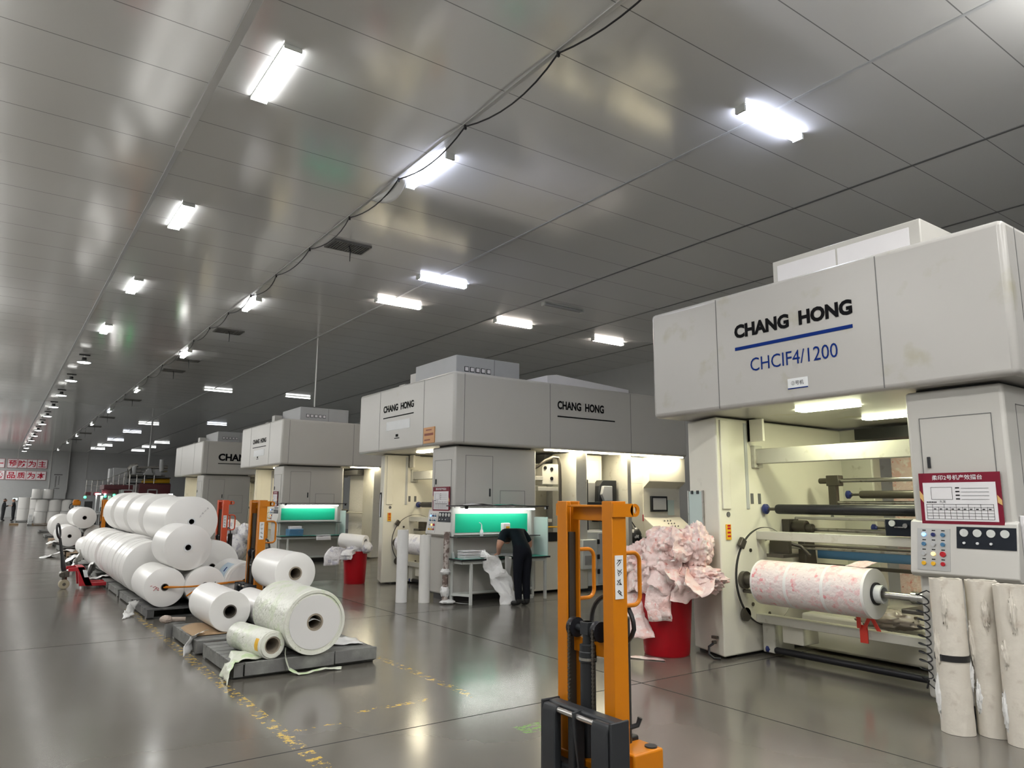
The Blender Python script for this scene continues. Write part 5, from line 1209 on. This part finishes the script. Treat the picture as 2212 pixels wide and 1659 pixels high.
    pt(ca, 'middle_hook', MB().prism([(2.74, 0.53), (2.82, 0.54), (2.82, 0.16), (2.79, 0.16), (2.75, 0.42)], 'y', 3.245, 3.262), M_CHAR, bevel=0.003)
    for ya, yb in ((3.41, 3.525), (2.972, 3.10)):
        fk = pt(t, 'fork', MB().prism([(2.735, 0.49), (2.75, 0.528), (2.785, 0.528), (2.79, 0.49), (2.79, 0.055), (tip+0.04, 0.045), (tip, 0.06), (tip+0.04, 0.075), (2.66, 0.10), (2.735, 0.13)], 'y', ya, yb), M_CHAR, bevel=0.008)
    pt(t, 'rear_chassis', MB().box(2.98, 3.21, 3.02, 3.60, 0.20, 0.325).box(2.88, 3.02, 3.05, 3.58, 0.05, 0.25), m, bevel=0.012)
    for y in (3.55, 3.07):
        cw = pt(t, 'castor', MB().lathe([(0.02, -0.022), (0.08, -0.022), (0.09, -0.012), (0.09, 0.012), (0.08, 0.022), (0.02, 0.022)], (3.16, y, 0.09), 28, (0, 1, 0)), M_STICK)
        pt(cw, 'castor_fork', MB().box(3.11, 3.21, y-0.042, y-0.032, 0.06, 0.21).box(3.11, 3.21, y+0.032, y+0.042, 0.06, 0.21), m, bevel=0.004)
        pt(cw, 'top_cap', MB().cyl((3.16, y, 0.325), (3.16, y, 0.333), 0.035), M_CHAR)
    for y in (3.575, 2.90):
        pt(t, 'straddle_leg', MB().box(tip+0.17, 2.90, y, y+0.055, 0.03, 0.085), m, bevel=0.006)
        pt(t, 'load_roller', MB().cyl((tip+0.22, y+0.005, 0.035), (tip+0.22, y+0.05, 0.035), 0.035), M_BLACK)
    st = pt(pr_, 'sticker', MB().box(2.905, 2.968, 3.066, 3.0695, 1.145, 1.385), M_STICK, smooth=False)
    b = MB(); random.seed(4)
    for k, zc in enumerate((1.18, 1.235, 1.29, 1.345)):
        p = [(2.936+0.022*cos(a*2.2+k)*random.uniform(0.6, 1), 3.0655, zc+0.022*sin(a*1.7+k*2)*random.uniform(0.6, 1)) for a in range(7)]
        b.tube(p, 0.0018, 4)
    b.tube([(2.92, 3.0655, 1.36), (2.958, 3.0655, 1.36)], 0.0018, 4)
    pt(st, 'handwriting', b, M_INK)
    return t
stacker(0, 0, M_ORANGE, 'tall orange hand stacker in the foreground with a black carriage', near=True)
stacker(0.19, 7.38, M_ORANGE, 'orange hand stacker standing among the white rolls', tip=2.35)
stacker(0.93, 12.35, M_ORRED, 'red hand stacker right of the big heap of rolls', tip=2.7)
stacker(0.07, 24.0, M_ORANGE, 'distant orange stacker behind the long row of rolls', tip=2.3)

# ------------------------------------------------------------------ people
def figure(root, joints, bones, mats, name='body', sub=2):
    me = bpy.data.meshes.new('tmp'); keys = list(joints)
    me.from_pydata([joints[k][:3] for k in keys], [(keys.index(a), keys.index(c)) for a, c, _ in bones], [])
    o = bpy.data.objects.new('tmp', me); COL.objects.link(o)
    sk = o.modifiers.new('skin', 'SKIN'); sk.use_smooth_shade = True
    if not me.skin_vertices: 
        bpy.context.view_layer.objects.active = o
    for i, k in enumerate(keys):
        r = joints[k][3]; sv = me.skin_vertices[0].data[i]
        sv.radius = (r, joints[k][4]) if len(joints[k]) > 4 else (r, r)
        sv.use_root = (k == keys[0])
    ss = o.modifiers.new('sub', 'SUBSURF'); ss.levels = sub; ss.render_levels = sub
    bpy.context.view_layer.update()
    dg = bpy.context.evaluated_depsgraph_get()
    m2 = bpy.data.meshes.new_from_object(o.evaluated_get(dg))
    mb = MB(); mb.v = [v.co[:] for v in m2.vertices]
    segs = [(Vector(joints[a][:3]), Vector(joints[c][:3]), mi) for a, c, mi in bones]
    for p in m2.polygons:
        c = p.center; best, bi = 9, 0
        for a, d, mi in segs:
            t_ = max(0, min(1, (c-a).dot(d-a)/max(1e-9, (d-a).length_squared))); dd = (c-(a+(d-a)*t_)).length
            if dd < best: best, bi = dd, mi
        mb.f.append(tuple(p.vertices)); mb.mi.append(bi)
    bpy.data.objects.remove(o); bpy.data.meshes.remove(me); bpy.data.meshes.remove(m2)
    return part(root, name, mb, mats, sharp=80)
def hand_chain(J, Bn, pre, wrist, d, side, nrm, mi):
    """five bent fingers of unequal length from a small palm"""
    w0 = Vector(J[wrist][:3]); d = Vector(d).normalized(); s = Vector(side).normalized(); nn = Vector(nrm).normalized()
    p = w0+d*0.055; J[pre+'palm'] = (*p, 0.034, 0.018); Bn.append((wrist, pre+'palm', mi))
    for k, (off, ln) in enumerate(((-0.026, 0.062), (-0.009, 0.075), (0.009, 0.08), (0.026, 0.070))):
        a = p+d*0.045+s*off; c = a+d*ln*0.5+nn*0.008; e = c+d*ln*0.4+nn*0.026
        J[pre+'k%d' % k] = (*a, 0.010); J[pre+'m%d' % k] = (*c, 0.0088); J[pre+'t%d' % k] = (*e, 0.0078)
        Bn += [(pre+'palm', pre+'k%d' % k, mi), (pre+'k%d' % k, pre+'m%d' % k, mi), (pre+'m%d' % k, pre+'t%d' % k, mi)]
    a = p-d*0.005-s*0.040+nn*0.008; e = a+d*0.045-s*0.018+nn*0.012
    J[pre+'th'] = (*a, 0.012); J[pre+'tt'] = (*e, 0.0095); Bn += [(pre+'palm', pre+'th', mi), (pre+'th', pre+'tt', mi)]
# worker bending over the table: materials 0 shirt 1 trousers 2 skin 3 shoe
t = thing('person', 'worker in dark clothes bending over the lit white worktable, seen from behind', 'person', (7.28, 9.93, 0))
J = {'pelvis': (7.29, 9.92, 0.90, 0.15, 0.115), 'waist': (7.285, 9.98, 1.02, 0.142, 0.11), 'chest': (7.28, 10.08, 1.16, 0.175, 0.12), 'upper': (7.275, 10.19, 1.20, 0.165, 0.10),
     'neck': (7.27, 10.29, 1.155, 0.06), 'head': (7.27, 10.36, 1.06, 0.085, 0.10), 'face': (7.27, 10.385, 0.975, 0.07, 0.08),
     'shL': (7.085, 10.16, 1.175, 0.085), 'elL': (6.955, 10.12, 0.955, 0.05), 'sleeveL': (7.0, 10.13, 1.04, 0.07), 'wrL': (7.07, 10.30, 0.825, 0.032),
     'shR': (7.46, 10.16, 1.165, 0.085), 'sleeveR': (7.575, 10.13, 1.03, 0.07), 'elR': (7.62, 10.14, 0.94, 0.05), 'wrR': (7.58, 10.34, 0.82, 0.032),
     'hipL': (7.20, 9.90, 0.84, 0.115), 'knL': (7.205, 9.93, 0.47, 0.078), 'anL': (7.20, 9.90, 0.10, 0.06), 'heelL': (7.20, 9.885, 0.05, 0.045), 'toeL': (7.17, 10.06, 0.035, 0.04),
     'hipR': (7.37, 9.90, 0.84, 0.115), 'knR': (7.365, 9.92, 0.47, 0.078), 'anR': (7.355, 9.88, 0.10, 0.06), 'heelR': (7.355, 9.865, 0.05, 0.045), 'toeR': (7.38, 10.04, 0.035, 0.04)}
Bn = [('pelvis', 'waist', 0), ('waist', 'chest', 0), ('chest', 'upper', 0), ('upper', 'neck', 2), ('neck', 'head', 2), ('head', 'face', 2),
      ('upper', 'shL', 0), ('shL', 'sleeveL', 0), ('sleeveL', 'elL', 2), ('elL', 'wrL', 2), ('upper', 'shR', 0), ('shR', 'sleeveR', 0), ('sleeveR', 'elR', 2), ('elR', 'wrR', 2),
      ('pelvis', 'hipL', 1), ('hipL', 'knL', 1), ('knL', 'anL', 1), ('anL', 'heelL', 3), ('heelL', 'toeL', 3), ('pelvis', 'hipR', 1), ('hipR', 'knR', 1), ('knR', 'anR', 1), ('anR', 'heelR', 3), ('heelR', 'toeR', 3)]
hand_chain(J, Bn, 'L', 'wrL', (0.25, 0.9, -0.25), (1, -0.25, 0), (0, 0, -1), 2)
hand_chain(J, Bn, 'R', 'wrR', (-0.25, 0.9, -0.25), (-1, -0.25, 0), (0, 0, -1), 2)
figure(t, J, Bn, [M_SHIRT, M_TROUS, M_SKIN, M_SHOE])
part(t, 'hair', MB().ball((7.27, 10.365, 1.075), 0.098, 0.105, 0.10, 24), M_HAIR)
b = MB()
for s in (-1, 1): b.ball((7.27+s*0.032, 10.46, 1.0), 0.012, 0.010, 0.010, 10)
part(t, 'eye', b, M_HAIR)
part(t, 'nose', MB().ball((7.27, 10.475, 0.985), 0.013, 0.020, 0.016, 10), M_SKIN)
def far_person(x, y, label, face, reach):
    h = 1.72/1.72; t = thing('person', label, 'person', (x, y, 0))
    f = face
    J = {'pelvis': (x, y, 0.95, 0.15, 0.12), 'chest': (x+0.02*f, y, 1.28, 0.18, 0.13), 'neck': (x+0.03*f, y, 1.48, 0.06), 'head': (x+0.06*f, y, 1.60, 0.095, 0.105), 'crown': (x+0.05*f, y, 1.68, 0.08),
         'shA': (x+0.02*f, y-0.19, 1.38, 0.075), 'elA': (x+0.10*f, y-0.22, 1.12, 0.055), 'wrA': (x+0.36*f*reach, y-0.18, 1.18, 0.04),
         'shB': (x+0.02*f, y+0.19, 1.38, 0.075), 'elB': (x+0.10*f, y+0.22, 1.12, 0.055), 'wrB': (x+0.32*f*reach, y+0.16, 1.16, 0.04),
         'hipA': (x, y-0.09, 0.88, 0.11), 'knA': (x+0.02*f, y-0.10, 0.48, 0.08), 'anA': (x, y-0.10, 0.09, 0.055), 'toeA': (x+0.16*f, y-0.10, 0.04, 0.04),
         'hipB': (x, y+0.09, 0.88, 0.11), 'knB': (x-0.02*f, y+0.10, 0.48, 0.08), 'anB': (x-0.05*f, y+0.10, 0.09, 0.055), 'toeB': (x+0.11*f, y+0.10, 0.04, 0.04)}
    Bn = [('pelvis', 'chest', 0), ('chest', 'neck', 0), ('neck', 'head', 1), ('head', 'crown', 1), ('chest', 'shA', 0), ('shA', 'elA', 0), ('elA', 'wrA', 0), ('chest', 'shB', 0), ('shB', 'elB', 0), ('elB', 'wrB', 0),
          ('pelvis', 'hipA', 0), ('hipA', 'knA', 0), ('knA', 'anA', 0), ('anA', 'toeA', 2), ('pelvis', 'hipB', 0), ('hipB', 'knB', 0), ('knB', 'anB', 0), ('anB', 'toeB', 2)]
    hand_chain(J, Bn, 'A', 'wrA', (f, 0, 0.1), (0, 1, 0), (0, 0, -1), 1)
    hand_chain(J, Bn, 'B', 'wrB', (f, 0, 0.1), (0, -1, 0), (0, 0, -1), 1)
    for q in J:
        if J[q][3] > 0.036: J[q] = J[q][:3]+tuple(v*1.3 for v in J[q][3:])
    figure(t, J, Bn, [M_UNIF, M_SKIN, M_SHOE])
    part(t, 'hair', MB().ball((x+0.03*f, y, 1.66), 0.105, 0.10, 0.085, 16), M_HAIR)
    b = MB()
    for s in (-1, 1): b.ball((x+0.15*f, y+s*0.035, 1.62), 0.012, 0.012, 0.010, 8)
    part(t, 'eye', b, M_HAIR)
    part(t, 'nose', MB().ball((x+0.165*f, y, 1.59), 0.02, 0.013, 0.018, 8), M_SKIN)
far_person(0.78, 70.0, 'distant worker in dark uniform at the left, reaching towards a colleague', 1, 0.8)
far_person(1.45, 70.4, 'distant worker in dark uniform standing right of a colleague', -1, 0.3)

# ------------------------------------------------------------------ old maroon printing line at the far right
def YB(y): return y
r = thing('maroon_press', 'long maroon printing line with railings at the far end of the hall', 'printing press', (6.2, 46.5, 0))
part(r, 'base_unit', MB().box(4.4, 6.7, 46.4, 48.5, 0.0, 0.9).box(6.75, 8.6, 46.4, 49, 0.0, 1.0), M_CHAR, bevel=0.02)
part(r, 'upper_beam', B(5.0, 6.45, 46.2, 48.2, 2.26, 2.52), M_BROWNRED, bevel=0.02)
part(r, 'lower_beam', B(4.9, 5.72, 46.0, 46.3, 2.02, 2.25), M_BROWNRED, bevel=0.02)
for x0, x1 in ((4.12, 4.38), (4.5, 4.78)): part(r, 'ink_unit', B(x0, x1, 46.0, 46.6, 1.92, 2.1), M_BROWNRED, bevel=0.02)
dr = part(r, 'cabinet', B(5.85, 6.42, 46.0, 47, 0.0, 2.26), M_GREYP, bevel=0.02)
part(dr, 'maroon_door', B(5.98, 6.38, 45.98, 46.0, 1.86, 2.2), M_BROWNRED, smooth=False)
bd = part(r, 'drying_unit', B(6.72, 8.4, 46.1, 48.4, 0.8, 2.62), M_BROWNRED, bevel=0.03)
part(bd, 'service_door', MB().box(7.18, 7.24, 46.07, 46.1, 0.9, 2.3).box(7.66, 7.72, 46.07, 46.1, 0.9, 2.3).box(7.18, 7.72, 46.07, 46.1, 2.24, 2.3), M_GREYP, smooth=False)
part(r, 'grey_housing', MB().box(5.42, 6.16, 46.6, 47.6, 2.55, 3.48).box(5.25, 5.42, 46.7, 47.4, 2.7, 3.45), M_GREYP, bevel=0.03)
part(r, 'yellow_duct', MB().cyl((6.98, 46.6, 2.66), (8.4, 46.9, 2.82), 0.2, n=28), M_YEL)
part(r, 'exhaust_pipe', MB().cyl((6.3, 47, 3.5), (8.3, 47, 3.62), 0.09).cyl((6.3, 47, 3.3), (8.3, 47, 3.4), 0.07).cyl((6.2, 47, 3.05), (8.2, 47, 3.1), 0.06).tube([(6.2, 47, 2.9), (6.25, 47, 3.4), (6.4, 47, 3.6), (6.7, 47, 3.68)], 0.14, 12), M_STEEL)
part(r, 'riser', MB().cyl((7.28, 47, 3.0), (7.28, 47, 6.4), 0.05).cyl((7.95, 46.8, 3.35), (7.95, 46.8, 4.05), 0.13).cyl((6.5, 46.7, 3.1), (6.5, 46.7, 3.6), 0.12), M_GREYP)
part(r, 'hopper', MB().prism([(7.0, 3.1), (7.2, 3.5), (7.35, 3.5), (7.5, 3.1)], 'y', 46.6, 47.1).box(7.5, 7.95, 46.8, 47.2, 3.1, 3.45), M_GREYP, smooth=False)
part(r, 'deck', MB().box(6.25, 8.4, 46.3, 48.4, 2.94, 2.99).box(6.2, 8.4, 46.3, 48.4, 2.62, 2.66), M_CHAR, smooth=False)
b = MB()
for k in range(9):
    x = 4.15+k*0.26; z = 2.1+max(0, k-2)*0.10
    b.cyl((x, 46.3, 2.1 if x < 4.9 else 2.52), (x, 46.3, 2.75+max(0, k-3)*0.12), 0.02, n=6)
    if k: b.cyl((x-0.26, 46.3, 2.75+max(0, k-4)*0.12), (x, 46.3, 2.75+max(0, k-3)*0.12), 0.018, n=6); b.cyl((x-0.26, 46.3, 2.45+max(0, k-4)*0.12), (x, 46.3, 2.45+max(0, k-3)*0.12), 0.015, n=6)
for x in (6.25, 6.6, 7.0, 7.5): b.cyl((x, 46.2, 1.0), (x, 46.2, 3.1), 0.025, n=6)
b.cyl((6.25, 46.2, 3.1), (7.6, 46.2, 3.1), 0.02, n=6); b.cyl((6.25, 46.2, 2.8), (7.6, 46.2, 2.8), 0.02, n=6)
part(r, 'handrail', b, M_STEEL)
b = MB()
for x, z in ((4.1, 1.82), (5.06, 1.88), (5.5, 1.94), (5.55, 1.76)): b.ball((x, 45.9, z), 0.07, 0.07, 0.07, 12)
part(r, 'signal_lamp', b, G_GREEN)
part(r, 'work_lamp', MB().box(4.6, 4.85, 45.9, 46.0, 1.98, 2.02).box(5.0, 5.1, 45.9, 46.0, 1.98, 2.01), G_DESK, smooth=False)
part(r, 'white_column', MB().box(4.86, 4.98, 46.0, 46.2, 1.0, 1.9).box(5.24, 5.36, 46.0, 46.2, 1.0, 1.9).box(4.62, 4.68, 46.0, 46.1, 0.9, 1.98), M_PAPER, smooth=False)
part(r, 'black_unit', MB().box(4.12, 4.5, 46.0, 46.4, 0.9, 1.6), M_BLACK, smooth=False)
part(r, 'feed_table', MB().box(4.2, 5.7, 45.3, 46.0, 1.0, 1.05).box(4.25, 4.3, 45.35, 45.4, 0, 1.0).box(5.6, 5.65, 45.35, 45.4, 0, 1.0).box(4.25, 4.3, 45.9, 45.95, 0, 1.0), M_GREYP, smooth=False)
part(r, 'cloth', MB().box(4.85, 5.2, 45.4, 45.8, 1.05, 1.3), mat('dark_teal_cloth', (0.02, 0.07, 0.09), 0.8), bevel=0.05)
t = thing('orange_pump', 'small orange drum on white legs left of the maroon line', 'drum', (3.3, 40.0, 0))
part(t, 'drum', MB().box(3.1, 3.42, 39.85, 40.15, 1.42, 1.62).cyl((3.24, 40, 1.62), (3.24, 40, 1.68), 0.13), M_ORANGE, bevel=0.03)
for dx in (-0.08, 0.06): part(t, 'leg', MB().box(3.24+dx, 3.29+dx, 39.95, 40.05, 0.0, 1.42), M_PAPER)
part(t, 'hose', MB().tube([(3.1, 40, 1.5), (3.0, 40, 1.45), (2.98, 40, 1.3), (3.05, 40, 1.2)], 0.02), M_BLACK)
t = thing('side_table', 'grey side table with dark sacks near the maroon line', 'table', (3.9, 40.3, 0))
part(t, 'top', B(3.45, 4.3, 40.1, 40.9, 0.98, 1.03), M_GREYP, bevel=0.005)
for x in (3.5, 4.25):
    for y in (40.15, 40.85): part(t, 'leg', B(x-0.025, x+0.025, y-0.025, y+0.025, 0, 0.98), M_GREYP)
t = thing('green_lamp', 'green signal lamp with a small white lamp beside the fourth press', 'lamp', (6.6, 37.9, 1.8))
part(t, 'post', MB().cyl((6.62, 37.9, 0), (6.62, 37.9, 1.85), 0.03), M_YEL)
part(t, 'green_lens', MB().ball((6.62, 37.85, 1.92), 0.06, 0.06, 0.06, 12), G_GREEN)
part(t, 'white_lens', MB().box(6.72, 7.0, 37.8, 37.95, 1.93, 1.98), G_DESK, smooth=False)

# ================================================================== exposure
